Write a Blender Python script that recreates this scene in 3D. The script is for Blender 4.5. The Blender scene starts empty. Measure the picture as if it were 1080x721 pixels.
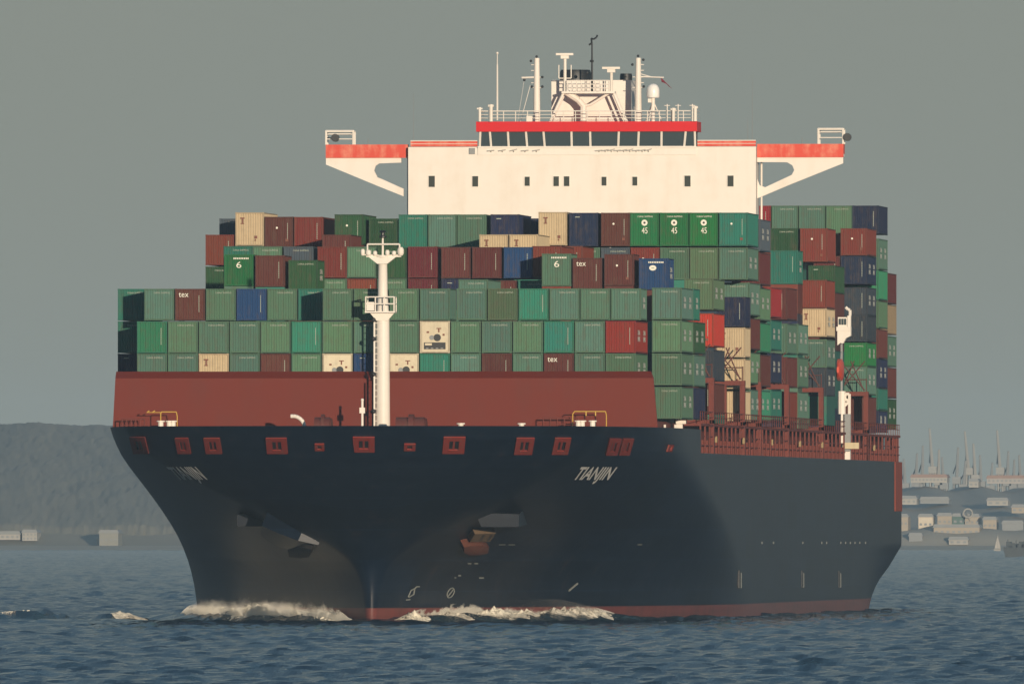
import bpy, bmesh, math, random
import numpy as np
from mathutils import Vector, Matrix

sc = bpy.context.scene
COL = sc.collection
R = math.radians
random.seed(7)

# ------------------------------------------------------------------ camera, sky, sun, exposure
# world: X to the viewer's right (ship's port side), Y towards the ship's stern, Z up, water at z = 0
D0, F, A, K, X0, YH, H0 = 1800.0, 23310.0, 1.178, 12.95, 409.6, 558.0, 7.5
CX = A / K * D0
XV = X0 + F * CX / D0
PHI = math.atan((XV - 540) / F)
FT = F / math.cos(PHI) ** 2
cam_d = bpy.data.cameras.new('camera')
cam = bpy.data.objects.new('camera', cam_d)
COL.objects.link(cam)
cam.location = (CX, -D0, H0)
cam_d.sensor_width = 36
cam_d.lens = FT / 1080 * 36
cam_d.clip_start = 5
cam_d.clip_end = 60000
cam.rotation_euler = (R(90) + math.atan((YH - 360.5) / FT), 0, PHI)
sc.camera = cam

SUN_AZ, SUN_EL = R(20), R(4.6)
to_sun = Vector((math.sin(SUN_AZ) * math.cos(SUN_EL), -math.cos(SUN_AZ) * math.cos(SUN_EL), math.sin(SUN_EL)))
world = bpy.data.worlds.new('World')
sc.world = world
world.use_nodes = True
wn = world.node_tree
bg = wn.nodes['Background']
sky = wn.nodes.new('ShaderNodeTexSky')
sky.sky_type = 'NISHITA'
sky.sun_disc = False
sky.sun_elevation = SUN_EL
sky.sun_rotation = math.atan2(to_sun.x, to_sun.y)
sky.air_density = 1.0
sky.dust_density = 0.6
sky.ozone_density = 2.0
# a band of grey evening haze lies round the horizon of the sky
wtc = wn.nodes.new('ShaderNodeTexCoord')
wsx = wn.nodes.new('ShaderNodeSeparateXYZ')
wn.links.new(wtc.outputs['Generated'], wsx.inputs[0])
wmr = wn.nodes.new('ShaderNodeMapRange')
wmr.interpolation_type = 'SMOOTHSTEP'
wmr.inputs['From Min'].default_value = 0.03
wmr.inputs['From Max'].default_value = 0.45
wn.links.new(wsx.outputs['Z'], wmr.inputs['Value'])
wcr = wn.nodes.new('ShaderNodeMix')
wcr.data_type = 'RGBA'
wcr.inputs['A'].default_value = (1.66, 1.80, 1.58, 1)
wcr.inputs['B'].default_value = (0.62, 1.40, 2.20, 1)
wn.links.new(wmr.outputs[0], wcr.inputs['Factor'])
wfa = wn.nodes.new('ShaderNodeMapRange')
wfa.inputs['To Min'].default_value = 1.0
wfa.inputs['To Max'].default_value = 0.45
wn.links.new(wmr.outputs[0], wfa.inputs['Value'])
wmx = wn.nodes.new('ShaderNodeMix')
wmx.data_type = 'RGBA'
wn.links.new(wfa.outputs[0], wmx.inputs['Factor'])
wn.links.new(sky.outputs[0], wmx.inputs['A'])
wn.links.new(wcr.outputs['Result'], wmx.inputs['B'])
wn.links.new(wmx.outputs['Result'], bg.inputs[0])
bg.inputs[1].default_value = 0.15
sun_d = bpy.data.lights.new('sun', 'SUN')
sun_d.energy = 4.6
sun_d.angle = R(0.5)
sun_d.color = (1.0, 0.83, 0.63)
sun = bpy.data.objects.new('sun', sun_d)
COL.objects.link(sun)
sun.rotation_euler = to_sun.to_track_quat('Z', 'Y').to_euler()
sun.location = (300, -900, 300)
sc.view_settings.view_transform = 'Standard'
sc.view_settings.look = 'None'
sc.view_settings.gamma = 1
sc.view_settings.use_curve_mapping = False
sc.view_settings.exposure = 0.0
sc.cycles.max_bounces = 5
sc.cycles.volume_bounces = 4
sc.cycles.volume_step_rate = 4.0
sc.cycles.volume_max_steps = 64
sc.cycles.use_denoising = True

# ------------------------------------------------------------------ measuring helpers (photo measurements -> metres at a known distance)
def PX(x, s):                    # metres across at s metres behind the first container row
    return ((x - X0) * (D0 + s) / D0 - A * s) / K
def PZ(y, s):
    return H0 + (YH - y) * (D0 + s) / D0 / K
def far(x, y, D):                # a point D metres from the camera
    return CX + (x - XV) / F * D, D - D0, H0 + (YH - y) / F * D

# ------------------------------------------------------------------ mesh builder
class MB:
    def __init__(self):
        self.v, self.f, self.m = [], [], []
        self.smooth = False
    def add(self, verts, faces, mi=0):
        n = len(self.v)
        self.v += [tuple(p) for p in verts]
        self.f += [tuple(i + n for i in q) for q in faces]
        self.m += [mi] * len(faces)
    def box(self, x0, x1, y0, y1, z0, z1, mi=0):
        self.add([(x0, y0, z0), (x1, y0, z0), (x1, y1, z0), (x0, y1, z0), (x0, y0, z1), (x1, y0, z1), (x1, y1, z1), (x0, y1, z1)],
                 [(0, 3, 2, 1), (4, 5, 6, 7), (0, 1, 5, 4), (1, 2, 6, 5), (2, 3, 7, 6), (3, 0, 4, 7)], mi)
    def tube(self, a, b, r, r2=None, n=8, mi=0):
        a, b = Vector(a), Vector(b)
        r2 = r if r2 is None else r2
        d = (b - a).normalized()
        u = d.orthogonal().normalized()
        w = d.cross(u)
        vs = []
        for c, rr in ((a, r), (b, r2)):
            for i in range(n):
                t = 2 * math.pi * i / n
                vs.append(c + (u * math.cos(t) + w * math.sin(t)) * rr)
        fs = [(i, (i + 1) % n, n + (i + 1) % n, n + i) for i in range(n)]
        fs += [tuple(range(n - 1, -1, -1)), tuple(range(n, 2 * n))]
        self.add(vs, fs, mi)
    def path(self, pts, r, n=6, mi=0):
        for a, b in zip(pts[:-1], pts[1:]):
            self.tube(a, b, r, n=n, mi=mi)
    def prism(self, poly, y0, y1, mi=0):      # poly: (x, z) counter-clockwise seen from -Y
        n = len(poly)
        vs = [(x, y0, z) for x, z in poly] + [(x, y1, z) for x, z in poly]
        fs = [tuple(range(n)), tuple(range(2 * n - 1, n - 1, -1))]
        fs += [(i, n + i, n + (i + 1) % n, (i + 1) % n) for i in range(n)]
        self.add(vs, fs, mi)
    def lathe(self, c, prof, n=16, mi=0):     # prof: (radius, z) about a vertical axis at c
        vs, fs = [], []
        for r, z in prof:
            for i in range(n):
                t = 2 * math.pi * i / n
                vs.append((c[0] + r * math.cos(t), c[1] + r * math.sin(t), c[2] + z))
        for j in range(len(prof) - 1):
            for i in range(n):
                k = (i + 1) % n
                fs.append((j * n + i, j * n + k, (j + 1) * n + k, (j + 1) * n + i))
        fs.append(tuple(range(n - 1, -1, -1)))
        fs.append(tuple(range((len(prof) - 1) * n, len(prof) * n)))
        self.add(vs, fs, mi)
    def ball(self, c, r, n=12, mi=0, sz=1.0):
        prof = [(max(0.01, math.cos(t)) * r, math.sin(t) * r * sz) for t in [(-0.5 + i / 8) * math.pi for i in range(9)]]
        self.lathe(c, prof, n, mi)
    def mesh(self, name, mats, smooth=False):
        me = bpy.data.meshes.new(name)
        me.from_pydata(self.v, [], self.f)
        for m in mats:
            me.materials.append(m)
        if len(mats) > 1:
            me.polygons.foreach_set('material_index', self.m)
        if smooth or self.smooth:
            me.shade_smooth()
            me.set_sharp_from_angle(angle=R(40))
        me.validate()
        me.update()
        return me
    def build(self, name, mats, parent=None, smooth=False):
        mats = mats if isinstance(mats, (list, tuple)) else [mats]
        o = bpy.data.objects.new(name, self.mesh(name, mats, smooth))
        COL.objects.link(o)
        if parent:
            o.parent = parent
            o.matrix_parent_inverse = parent.matrix_world.inverted() if False else Matrix.Translation(-world_loc(parent))
        return o

def world_loc(o):
    v = Vector((0, 0, 0))
    while o:
        v += o.location
        o = o.parent
    return v
def tag(o, label=None, cat=None, group=None, kind=None):
    for k, val in (('label', label), ('category', cat), ('group', group), ('kind', kind)):
        if val:
            o[k] = val
    return o
def empty(name, loc, label, cat, group=None):
    o = bpy.data.objects.new(name, None)
    COL.objects.link(o)
    o.location = loc
    return tag(o, label, cat, group)

# ------------------------------------------------------------------ materials
def mat(name):
    m = bpy.data.materials.new(name)
    m.use_nodes = True
    nt = m.node_tree
    return m, nt, nt.nodes['Principled BSDF']
def N(nt, t, **kw):
    n = nt.nodes.new(t)
    for k, v in kw.items():
        setattr(n, k, v)
    return n
def paint(name, c, rough=0.5, dirt=0.25, dirt_c=(0.10, 0.07, 0.05), vary=0.08, scale=1.2, spec=0.2, hue=0.0):
    """weathered paint: streaks run down, blotches of grime and rust, each object a touch different"""
    m, nt, b = mat(name)
    tc = N(nt, 'ShaderNodeTexCoord')
    oi = N(nt, 'ShaderNodeObjectInfo')
    mp = N(nt, 'ShaderNodeMapping')
    mp.inputs['Scale'].default_value = (3.0 * scale, 3.0 * scale, 0.35 * scale)
    add = N(nt, 'ShaderNodeVectorMath', operation='ADD')
    mul = N(nt, 'ShaderNodeMath', operation='MULTIPLY')
    mul.inputs[1].default_value = 57.0
    nt.links.new(oi.outputs['Random'], mul.inputs[0])
    nt.links.new(tc.outputs['Object'], add.inputs[0])
    nt.links.new(mul.outputs[0], add.inputs[1])
    nt.links.new(add.outputs[0], mp.inputs['Vector'])
    n1 = N(nt, 'ShaderNodeTexNoise')
    n1.inputs['Scale'].default_value = 1.0
    n1.inputs['Detail'].default_value = 5
    nt.links.new(mp.outputs[0], n1.inputs['Vector'])
    n2 = N(nt, 'ShaderNodeTexNoise')
    n2.inputs['Scale'].default_value = 1.7 * scale
    n2.inputs['Detail'].default_value = 6
    n2.inputs['Roughness'].default_value = 0.65
    nt.links.new(add.outputs[0], n2.inputs['Vector'])
    mx = N(nt, 'ShaderNodeMath', operation='MULTIPLY')
    nt.links.new(n1.outputs['Fac'], mx.inputs[0])
    nt.links.new(n2.outputs['Fac'], mx.inputs[1])
    rp = N(nt, 'ShaderNodeMapRange')
    rp.inputs['From Min'].default_value = 0.22
    rp.inputs['From Max'].default_value = 0.42
    rp.inputs['To Max'].default_value = dirt
    nt.links.new(mx.outputs[0], rp.inputs['Value'])
    hs = N(nt, 'ShaderNodeHueSaturation')
    hs.inputs['Color'].default_value = (*c, 1)
    hj = N(nt, 'ShaderNodeMath', operation='MULTIPLY_ADD')
    fr_ = N(nt, 'ShaderNodeMath', operation='FRACT')
    m7 = N(nt, 'ShaderNodeMath', operation='MULTIPLY')
    m7.inputs[1].default_value = 7.31
    nt.links.new(oi.outputs['Random'], m7.inputs[0])
    nt.links.new(m7.outputs[0], fr_.inputs[0])
    nt.links.new(fr_.outputs[0], hj.inputs[0])
    hj.inputs[1].default_value = vary * 0.08 + hue
    hj.inputs[2].default_value = 0.5 - vary * 0.04 - hue * 0.2
    nt.links.new(hj.outputs[0], hs.inputs['Hue'])
    vr = N(nt, 'ShaderNodeMapRange')
    vr.inputs['To Min'].default_value = 1 - vary
    vr.inputs['To Max'].default_value = 1 + vary
    nt.links.new(oi.outputs['Random'], vr.inputs['Value'])
    nt.links.new(vr.outputs[0], hs.inputs['Value'])
    mc = N(nt, 'ShaderNodeMix', data_type='RGBA')
    nt.links.new(rp.outputs[0], mc.inputs['Factor'])
    nt.links.new(hs.outputs[0], mc.inputs['A'])
    mc.inputs['B'].default_value = (*dirt_c, 1)
    nt.links.new(mc.outputs['Result'], b.inputs['Base Color'])
    b.inputs['Roughness'].default_value = rough
    b.inputs['Specular IOR Level'].default_value = spec
    return m
def plain(name, c, rough=0.5, metal=0.0):
    m, nt, b = mat(name)
    n2 = N(nt, 'ShaderNodeTexNoise')
    n2.inputs['Scale'].default_value = 3.0
    cr = N(nt, 'ShaderNodeMapRange')
    cr.inputs['To Min'].default_value = 0.85
    cr.inputs['To Max'].default_value = 1.12
    nt.links.new(n2.outputs['Fac'], cr.inputs['Value'])
    hs = N(nt, 'ShaderNodeHueSaturation')
    hs.inputs['Color'].default_value = (*c, 1)
    nt.links.new(cr.outputs[0], hs.inputs['Value'])
    nt.links.new(hs.outputs[0], b.inputs['Base Color'])
    b.inputs['Roughness'].default_value = rough
    b.inputs['Metallic'].default_value = metal
    return m

CC = {  # container paints
    'sage': (0.090, 0.190, 0.118), 'olive': (0.095, 0.155, 0.085), 'jade': (0.030, 0.215, 0.125), 'teal': (0.022, 0.170, 0.125),
    'green': (0.012, 0.165, 0.048), 'dark green': (0.022, 0.085, 0.035), 'maroon': (0.110, 0.025, 0.022), 'brown': (0.112, 0.032, 0.024),
    'rust red': (0.200, 0.040, 0.024), 'red': (0.300, 0.020, 0.020), 'orange': (0.420, 0.050, 0.020), 'navy': (0.010, 0.022, 0.066),
    'blue': (0.012, 0.055, 0.170), 'grey blue': (0.075, 0.105, 0.135), 'cream': (0.570, 0.455, 0.290), 'crimson': (0.150, 0.020, 0.024),
    'tan': (0.330, 0.240, 0.150), 'slate': (0.030, 0.045, 0.065), 'white': (0.70, 0.62, 0.45),
}
M = {k: paint('container_' + k.replace(' ', '_'), tuple(q * 0.86 for q in c), 0.6, 0.42 if k not in ('cream', 'white') else 0.22, (0.11, 0.075, 0.05), vary=0.20 if k not in ('cream', 'white') else 0.06, hue=0.07 if k in ('sage', 'olive', 'jade') else 0.0) for k, c in CC.items()}
FR = {k: paint('frame_' + k.replace(' ', '_'), tuple(x * 0.62 for x in c), 0.6, 0.30, vary=0.1) for k, c in CC.items()}
M_letter = plain('lettering_white', (0.72, 0.70, 0.60), 0.6)
M_mark = plain('hull_mark', (0.17, 0.18, 0.165), 0.6)
M_name = plain('name_white', (0.85, 0.84, 0.80), 0.6)
M_letter_dull = plain('lettering_pale', (0.38, 0.42, 0.34), 0.6)
M_letter_brown = plain('lettering_brown', (0.16, 0.045, 0.02), 0.6)
M_black = plain('black_steel', (0.012, 0.013, 0.015), 0.5)
M_white = paint('white_steel', (0.74, 0.69, 0.62), 0.45, 0.16, (0.50, 0.36, 0.22), 0.02, 0.35)
M_redband = paint('red_roof_band', (0.56, 0.006, 0.010), 0.5, 0.2, (0.40, 0.02, 0.02), 0.02, 0.6)
M_orange = paint('orange_bulwark', (0.60, 0.070, 0.040), 0.5, 0.8, (0.70, 0.30, 0.20), 0.02, 0.5)
M_block = paint('red_breakwater', (0.134, 0.018, 0.009), 0.6, 0.28, (0.10, 0.030, 0.022), 0.02, 0.25)
M_deckred = paint('red_deck_steel', (0.150, 0.036, 0.026), 0.65, 0.40, (0.055, 0.022, 0.018), 0.04, 0.8)
M_fair = paint('red_fairlead', (0.20, 0.026, 0.018), 0.7, 0.45, vary=0.05)
M_grey = plain('grey_steel', (0.22, 0.23, 0.23), 0.5)
M_wiper = plain('wiper_grey', (0.42, 0.40, 0.36), 0.5)
M_lamp = plain('lamp_glass', (0.26, 0.18, 0.07), 0.5)
M_yellow = plain('yellow_rail', (0.55, 0.36, 0.06), 0.5)
M_lifeboat = plain('orange_rescue_boat', (0.62, 0.06, 0.02), 0.45)
M_flag = plain('flag_cloth', (0.20, 0.015, 0.03), 0.8)
mg, nt, b = mat('bridge_glass')
b.inputs['Base Color'].default_value = (0.05, 0.070, 0.078, 1)
b.inputs['Roughness'].default_value = 0.06
M_glass = mg
mp_, nt, b = mat('cabin_glass')
b.inputs['Base Color'].default_value = (0.05, 0.055, 0.045, 1)
b.inputs['Roughness'].default_value = 0.15
M_pane = mp_

def hull_material():
    m, nt, b = mat('hull_paint')
    g = N(nt, 'ShaderNodeNewGeometry')
    sx = N(nt, 'ShaderNodeSeparateXYZ')
    nt.links.new(g.outputs['Position'], sx.inputs[0])
    n = N(nt, 'ShaderNodeTexNoise')
    n.inputs['Scale'].default_value = 0.35
    n.inputs['Detail'].default_value = 6
    ad = N(nt, 'ShaderNodeMath', operation='MULTIPLY_ADD')
    nt.links.new(n.outputs['Fac'], ad.inputs[0])
    ad.inputs[1].default_value = 0.35
    nt.links.new(sx.outputs['Z'], ad.inputs[2])
    lt = N(nt, 'ShaderNodeMapRange')
    lt.inputs['From Min'].default_value = 1.28
    lt.inputs['From Max'].default_value = 1.36
    nt.links.new(ad.outputs[0], lt.inputs['Value'])
    # long wipe marks, streaks and welded plate lines
    mp = N(nt, 'ShaderNodeMapping')
    mp.inputs['Scale'].default_value = (0.06, 0.06, 1.6)
    nt.links.new(g.outputs['Position'], mp.inputs['Vector'])
    n2 = N(nt, 'ShaderNodeTexNoise')
    n2.inputs['Scale'].default_value = 1.0
    n2.inputs['Detail'].default_value = 7
    n2.inputs['Roughness'].default_value = 0.6
    nt.links.new(mp.outputs[0], n2.inputs['Vector'])
    mp2 = N(nt, 'ShaderNodeMapping')
    mp2.inputs['Scale'].default_value = (0.5, 0.5, 0.06)
    nt.links.new(g.outputs['Position'], mp2.inputs['Vector'])
    n3 = N(nt, 'ShaderNodeTexNoise')
    n3.inputs['Detail'].default_value = 6
    n3.inputs['Scale'].default_value = 1.5
    nt.links.new(mp2.outputs[0], n3.inputs['Vector'])
    sm = N(nt, 'ShaderNodeMath', operation='ADD')
    nt.links.new(n2.outputs['Fac'], sm.inputs[0])
    nt.links.new(n3.outputs['Fac'], sm.inputs[1])
    mr = N(nt, 'ShaderNodeMapRange')
    mr.inputs['From Min'].default_value = 0.85
    mr.inputs['From Max'].default_value = 1.35
    nt.links.new(sm.outputs[0], mr.inputs['Value'])
    c1 = N(nt, 'ShaderNodeMix', data_type='RGBA')
    c1.inputs['A'].default_value = (0.0014, 0.0058, 0.0150, 1)
    c1.inputs['B'].default_value = (0.0050, 0.0120, 0.0250, 1)
    nt.links.new(mr.outputs[0], c1.inputs['Factor'])
    c2 = N(nt, 'ShaderNodeMix', data_type='RGBA')
    c2.inputs['A'].default_value = (0.145, 0.040, 0.034, 1)
    c2.inputs['B'].default_value = (0.085, 0.034, 0.030, 1)
    nt.links.new(mr.outputs[0], c2.inputs['Factor'])
    # welded plates: each strake a touch different, thin seams between
    cb = N(nt, 'ShaderNodeCombineXYZ')
    nt.links.new(sx.outputs['Y'], cb.inputs['X'])
    nt.links.new(sx.outputs['Z'], cb.inputs['Y'])
    bk = N(nt, 'ShaderNodeTexBrick')
    nt.links.new(cb.outputs[0], bk.inputs['Vector'])
    bk.inputs['Scale'].default_value = 1.0
    bk.inputs['Brick Width'].default_value = 11.0
    bk.inputs['Row Height'].default_value = 2.5
    bk.inputs['Mortar Size'].default_value = 0.06
    bk.inputs['Color1'].default_value = (0.74, 0.74, 0.74, 1)
    bk.inputs['Color2'].default_value = (1.35, 1.35, 1.35, 1)
    bk.inputs['Mortar'].default_value = (1.7, 1.6, 1.5, 1)
    pm = N(nt, 'ShaderNodeMix', data_type='RGBA', blend_type='MULTIPLY')
    pm.inputs['Factor'].default_value = 1.0
    nt.links.new(c1.outputs['Result'], pm.inputs['A'])
    nt.links.new(bk.outputs['Color'], pm.inputs['B'])
    # rust that has run down the plates in places
    ru = N(nt, 'ShaderNodeMapRange')
    ru.inputs['From Min'].default_value = 0.60
    ru.inputs['From Max'].default_value = 0.78
    ru.inputs['To Max'].default_value = 0.35
    nt.links.new(n3.outputs['Fac'], ru.inputs['Value'])
    rm = N(nt, 'ShaderNodeMix', data_type='RGBA')
    nt.links.new(ru.outputs[0], rm.inputs['Factor'])
    nt.links.new(pm.outputs['Result'], rm.inputs['A'])
    rm.inputs['B'].default_value = (0.045, 0.026, 0.018, 1)
    c3 = N(nt, 'ShaderNodeMix', data_type='RGBA')
    nt.links.new(lt.outputs[0], c3.inputs['Factor'])
    nt.links.new(c2.outputs['Result'], c3.inputs['A'])
    nt.links.new(rm.outputs['Result'], c3.inputs['B'])
    nt.links.new(c3.outputs['Result'], b.inputs['Base Color'])
    b.inputs['Roughness'].default_value = 0.43
    b.inputs['Specular IOR Level'].default_value = 0.28
    bp = N(nt, 'ShaderNodeBump')
    bp.inputs['Strength'].default_value = 0.22
    bp.inputs['Distance'].default_value = 0.035
    n4 = N(nt, 'ShaderNodeTexNoise')
    n4.inputs['Scale'].default_value = 0.5
    n4.inputs['Detail'].default_value = 2
    nt.links.new(g.outputs['Position'], n4.inputs['Vector'])
    nt.links.new(n4.outputs['Fac'], bp.inputs['Height'])
    nt.links.new(bp.outputs[0], b.inputs['Normal'])
    return m
M_hull = hull_material()

# ------------------------------------------------------------------ the hull's lines
ZK = [-3, 0, 3, 5, 7, 9, 11, 13.5, 15.8]
STEM = [-14.5, -15.6, -15.8, -16.6, -18.6, -21.6, -25, -29.5, -33]
FULL = [88, 86, 81, 76, 68, 57, 44, 27, 18]
PP = [2, 2, 2, 2.05, 2.1, 2.2, 2.4, 2.8, 3.0]
XN = [0.2, 0.26, 0.45, 1.0, 3.4, 7.2, 10.5, 14.5, 16.0]      # half width of the rounded stem
DN = [0.3, 0.35, 0.6, 1.2, 3.0, 5.2, 7.2, 9.5, 10.5]         # its depth
BT = ([-3, 0, 2, 4, 6, 16], [14, 18.6, 20.2, 21.7, 22.9, 22.9])
STERN = 278.0
def ip(z, t):
    return float(np.interp((z - 0.8, z, z, z + 0.8), ZK, t).mean())
def half(s, z):
    st, fu = ip(z, STEM), ip(z, FULL)
    B = 22.9
    if s <= st:
        return 0.0
    if s < fu:
        t = (s - st) / (fu - st)
        xn = ip(z, XN)
        e = min(1.0, (s - st) / ip(z, DN))
        return (B - xn) * (1 - (1 - t) ** ip(z, PP)) + xn * math.sqrt(max(0.0, 1 - (1 - e) ** 2))
    if s > 215:
        bt = float(np.interp(z, *BT))
        return B - (B - bt) * ((s - 215) / (STERN - 215)) ** 2.2
    return B
def side_s(x, z, sgn):
    """the s at which the hull side (sgn +1 port, -1 starboard) passes the measured x"""
    a, b = ip(z, STEM), 86.0
    if sgn < 0:                                   # only as far as the outline seen from ahead
        b = min(np.arange(a, 86, 1.0), key=lambda q: (A * q - K * half(q, z)) * D0 / (D0 + q))
    for _ in range(50):
        m = (a + b) / 2
        if (sgn * half(m, z) - PX(x, m)) * sgn < 0:
            a = m
        else:
            b = m
    return (a + b) / 2
def on_hull(s, z, sgn, off=0.04):
    e = 0.02
    p = Vector((sgn * half(s, z), s, z))
    ds = Vector((sgn * half(s + e, z), s + e, z)) - p
    dz = Vector((sgn * half(s, z + e), s, z + e)) - p
    n = ds.cross(dz)
    if n.x * sgn < 0:
        n = -n
    return p + n.normalized() * off

# ------------------------------------------------------------------ sea
def sea_material():
    m, nt, b = mat('sea_water')
    g = N(nt, 'ShaderNodeNewGeometry')
    b.inputs['Base Color'].default_value = (0.028, 0.062, 0.088, 1)
    b.inputs['Roughness'].default_value = 0.16
    b.inputs['IOR'].default_value = 1.333
    mp = N(nt, 'ShaderNodeMapping')
    mp.inputs['Scale'].default_value = (1.0, 0.55, 1.0)
    nt.links.new(g.outputs['Position'], mp.inputs['Vector'])
    n1 = N(nt, 'ShaderNodeTexNoise')
    n1.inputs['Scale'].default_value = 1.1
    n1.inputs['Detail'].default_value = 4
    n1.inputs['Roughness'].default_value = 0.6
    nt.links.new(mp.outputs[0], n1.inputs['Vector'])
    bp = N(nt, 'ShaderNodeBump')
    bp.inputs['Strength'].default_value = 1.0
    bp.inputs['Distance'].default_value = 0.22
    nt.links.new(n1.outputs['Fac'], bp.inputs['Height'])
    n2 = N(nt, 'ShaderNodeTexNoise')
    n2.inputs['Scale'].default_value = 0.16
    n2.inputs['Detail'].default_value = 3
    nt.links.new(mp.outputs[0], n2.inputs['Vector'])
    bp2 = N(nt, 'ShaderNodeBump')
    bp2.inputs['Strength'].default_value = 1.0
    bp2.inputs['Distance'].default_value = 1.0
    nt.links.new(n2.outputs['Fac'], bp2.inputs['Height'])
    nt.links.new(bp.outputs[0], bp2.inputs['Normal'])
    nt.links.new(bp2.outputs[0], b.inputs['Normal'])
    return m
M_sea = sea_material()

rng = np.random.default_rng(11)
WAVES = []
for lam, amp, n in ((20, 0.03, 6), (10, 0.026, 8), (5, 0.026, 12), (2.8, 0.022, 16), (1.6, 0.014, 18)):
    for _ in range(n):
        th = rng.normal(math.radians(68), 0.55)
        k = 2 * math.pi / (lam * rng.uniform(0.75, 1.3))
        WAVES.append((k * math.cos(th), k * math.sin(th), amp * rng.uniform(0.6, 1.3) , rng.uniform(0, 6.28)))

def ridge(X, Y, pts, w, skew=1.0):
    """height of a wave crest that follows pts = (x, y, height)"""
    out = np.zeros_like(X)
    for (x0, y0, h0), (x1, y1, h1) in zip(pts[:-1], pts[1:]):
        dx, dy = x1 - x0, y1 - y0
        t = np.clip(((X - x0) * dx + (Y - y0) * dy) / (dx * dx + dy * dy), 0, 1)
        d2 = (X - x0 - t * dx) ** 2 + (Y - y0 - t * dy) ** 2
        out = np.maximum(out, (h0 + (h1 - h0) * t) * np.exp(-d2 / (w * w)))
    return out
BOW_S = [(-1.6, -15.0, 0.3), (-4.2, -10.0, 0.55), (-8.2, -2.0, 0.8), (-12.5, 8.0, 0.95), (-16.0, 18.0, 0.85), (-19.4, 30.0, 0.6), (-23.0, 44.0, 0.3)]
BOW_P = [(1.6, -15.0, 0.3), (4.2, -10.0, 0.45), (8.2, -2.0, 0.55), (12.6, 8.0, 0.75), (16.2, 18.0, 0.6), (19.6, 30.0, 0.25), (24.0, 46.0, 0.1)]
HUMP_1 = [(-36.0, 2.0, 1.0), (-32.5, 2.5, 0.85), (-29.5, 4.0, 1.1), (-27.6, 6.0, 0.8), (-25.5, 9.0, 0.2)]
HUMP_2 = [(-24.6, 0.0, 0.2), (-22.8, 1.5, 0.9), (-21.0, 4.0, 0.7), (-19.0, 12.0, 0.4)]

def sea_height(X, Y):
    z = np.zeros_like(X)
    for kx, ky, a, p in WAVES:
        ph = kx * X + ky * Y + p
        z += a * (np.sin(ph) + 0.28 * np.sin(2 * ph + 1.2))
    return z
def build_sea():
    ax = np.array([-math.sin(PHI), math.cos(PHI)])
    rt = np.array([math.cos(PHI), math.sin(PHI)])
    L0, L1 = 940.0, 8030.0
    nu, nv = 470, 2900
    v = L0 * (L1 / L0) ** np.linspace(0, 1, nv)
    half_w = 58 + (v - L0) * 0.0262
    U, V = np.meshgrid(np.linspace(-1, 1, nu), v)
    Wd = half_w[:, None]
    U = U * Wd
    X = CX + U * rt[0] + V * ax[0]
    Y = -D0 + U * rt[1] + V * ax[1]
    z = sea_height(X, Y)
    z += ridge(X, Y, BOW_S, 2.6) + ridge(X, Y, BOW_P, 2.4) + ridge(X, Y, HUMP_1, 1.25) + ridge(X, Y, HUMP_2, 1.1)
    for pts, off in ((BOW_S, -1), (BOW_P, 1)):       # hollow in front of the bow wave
        sh = [(x + off * 4.5, y - 5.0, h * 0.6) for x, y, h in pts]
        z -= ridge(X, Y, sh, 4.0)
    z *= np.clip((Wd - np.abs(U)) / 10, 0, 1) * np.clip((V - L0) / 40, 0, 1) * np.clip((L1 - V) / 100, 0, 1)
    verts = np.stack([X.ravel(), Y.ravel(), z.ravel()], 1)
    i = np.arange(nv - 1)[:, None] * nu + np.arange(nu - 1)[None, :]
    quads = np.stack([i, i + 1, i + nu + 1, i + nu], -1).reshape(-1, 4)
    def q(uu, vv):
        return (CX + uu * rt[0] + vv * ax[0], -D0 + uu * rt[1] + vv * ax[1], 0.0)
    nb = len(verts)
    O0, O1, OW = -180.0, 10500.0, 2000.0             # the open water all round that patch, out past the far shore
    verts = np.concatenate([verts, np.array([q(-OW, O0), q(OW, O0), q(OW, O1), q(-OW, O1)])])
    front, back = list(range(nu)), list(range((nv - 1) * nu, nv * nu))
    left, right = [k * nu for k in range(nv)], [k * nu + nu - 1 for k in range(nv)]
    big = [[nb, nb + 1] + front[::-1], [nb + 1, nb + 2] + right[::-1], [nb + 2, nb + 3] + back, [nb + 3, nb] + left]
    me = bpy.data.meshes.new('sea')
    nq = len(quads)
    loops = np.concatenate([quads.ravel(), np.array(sum(big, []))]).astype(np.int32)
    starts = np.concatenate([np.arange(nq) * 4, nq * 4 + np.cumsum([0] + [len(f) for f in big[:-1]])]).astype(np.int32)
    me.vertices.add(len(verts))
    me.vertices.foreach_set('co', verts.ravel().astype(np.float32))
    me.loops.add(len(loops))
    me.loops.foreach_set('vertex_index', loops)
    me.polygons.add(len(starts))
    me.polygons.foreach_set('loop_start', starts)
    me.update(calc_edges=True)
    me.materials.append(M_sea)
    me.shade_smooth()
    o = bpy.data.objects.new('water', me)
    COL.objects.link(o)
    tag(o, kind='structure')
build_sea()

# ------------------------------------------------------------------ haze: pale air in one closed box
def build_haze():
    mb = MB()
    mb.box(-2200, 2300, -2050, 9400, -6, 74)
    m = bpy.data.materials.new('haze_air')
    m.use_nodes = True
    nt = m.node_tree
    nt.nodes.remove(nt.nodes['Principled BSDF'])
    pv = nt.nodes.new('ShaderNodeVolumePrincipled')
    pv.inputs['Color'].default_value = (0.58, 0.79, 0.97, 1)
    pv.inputs['Density'].default_value = 0.000040
    pv.inputs['Anisotropy'].default_value = 0.0
    nt.links.new(pv.outputs[0], nt.nodes['Material Output'].inputs['Volume'])
    o = mb.build('haze', m)
    o.display_type = 'WIRE'
    tag(o, kind='stuff')
build_haze()

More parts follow.
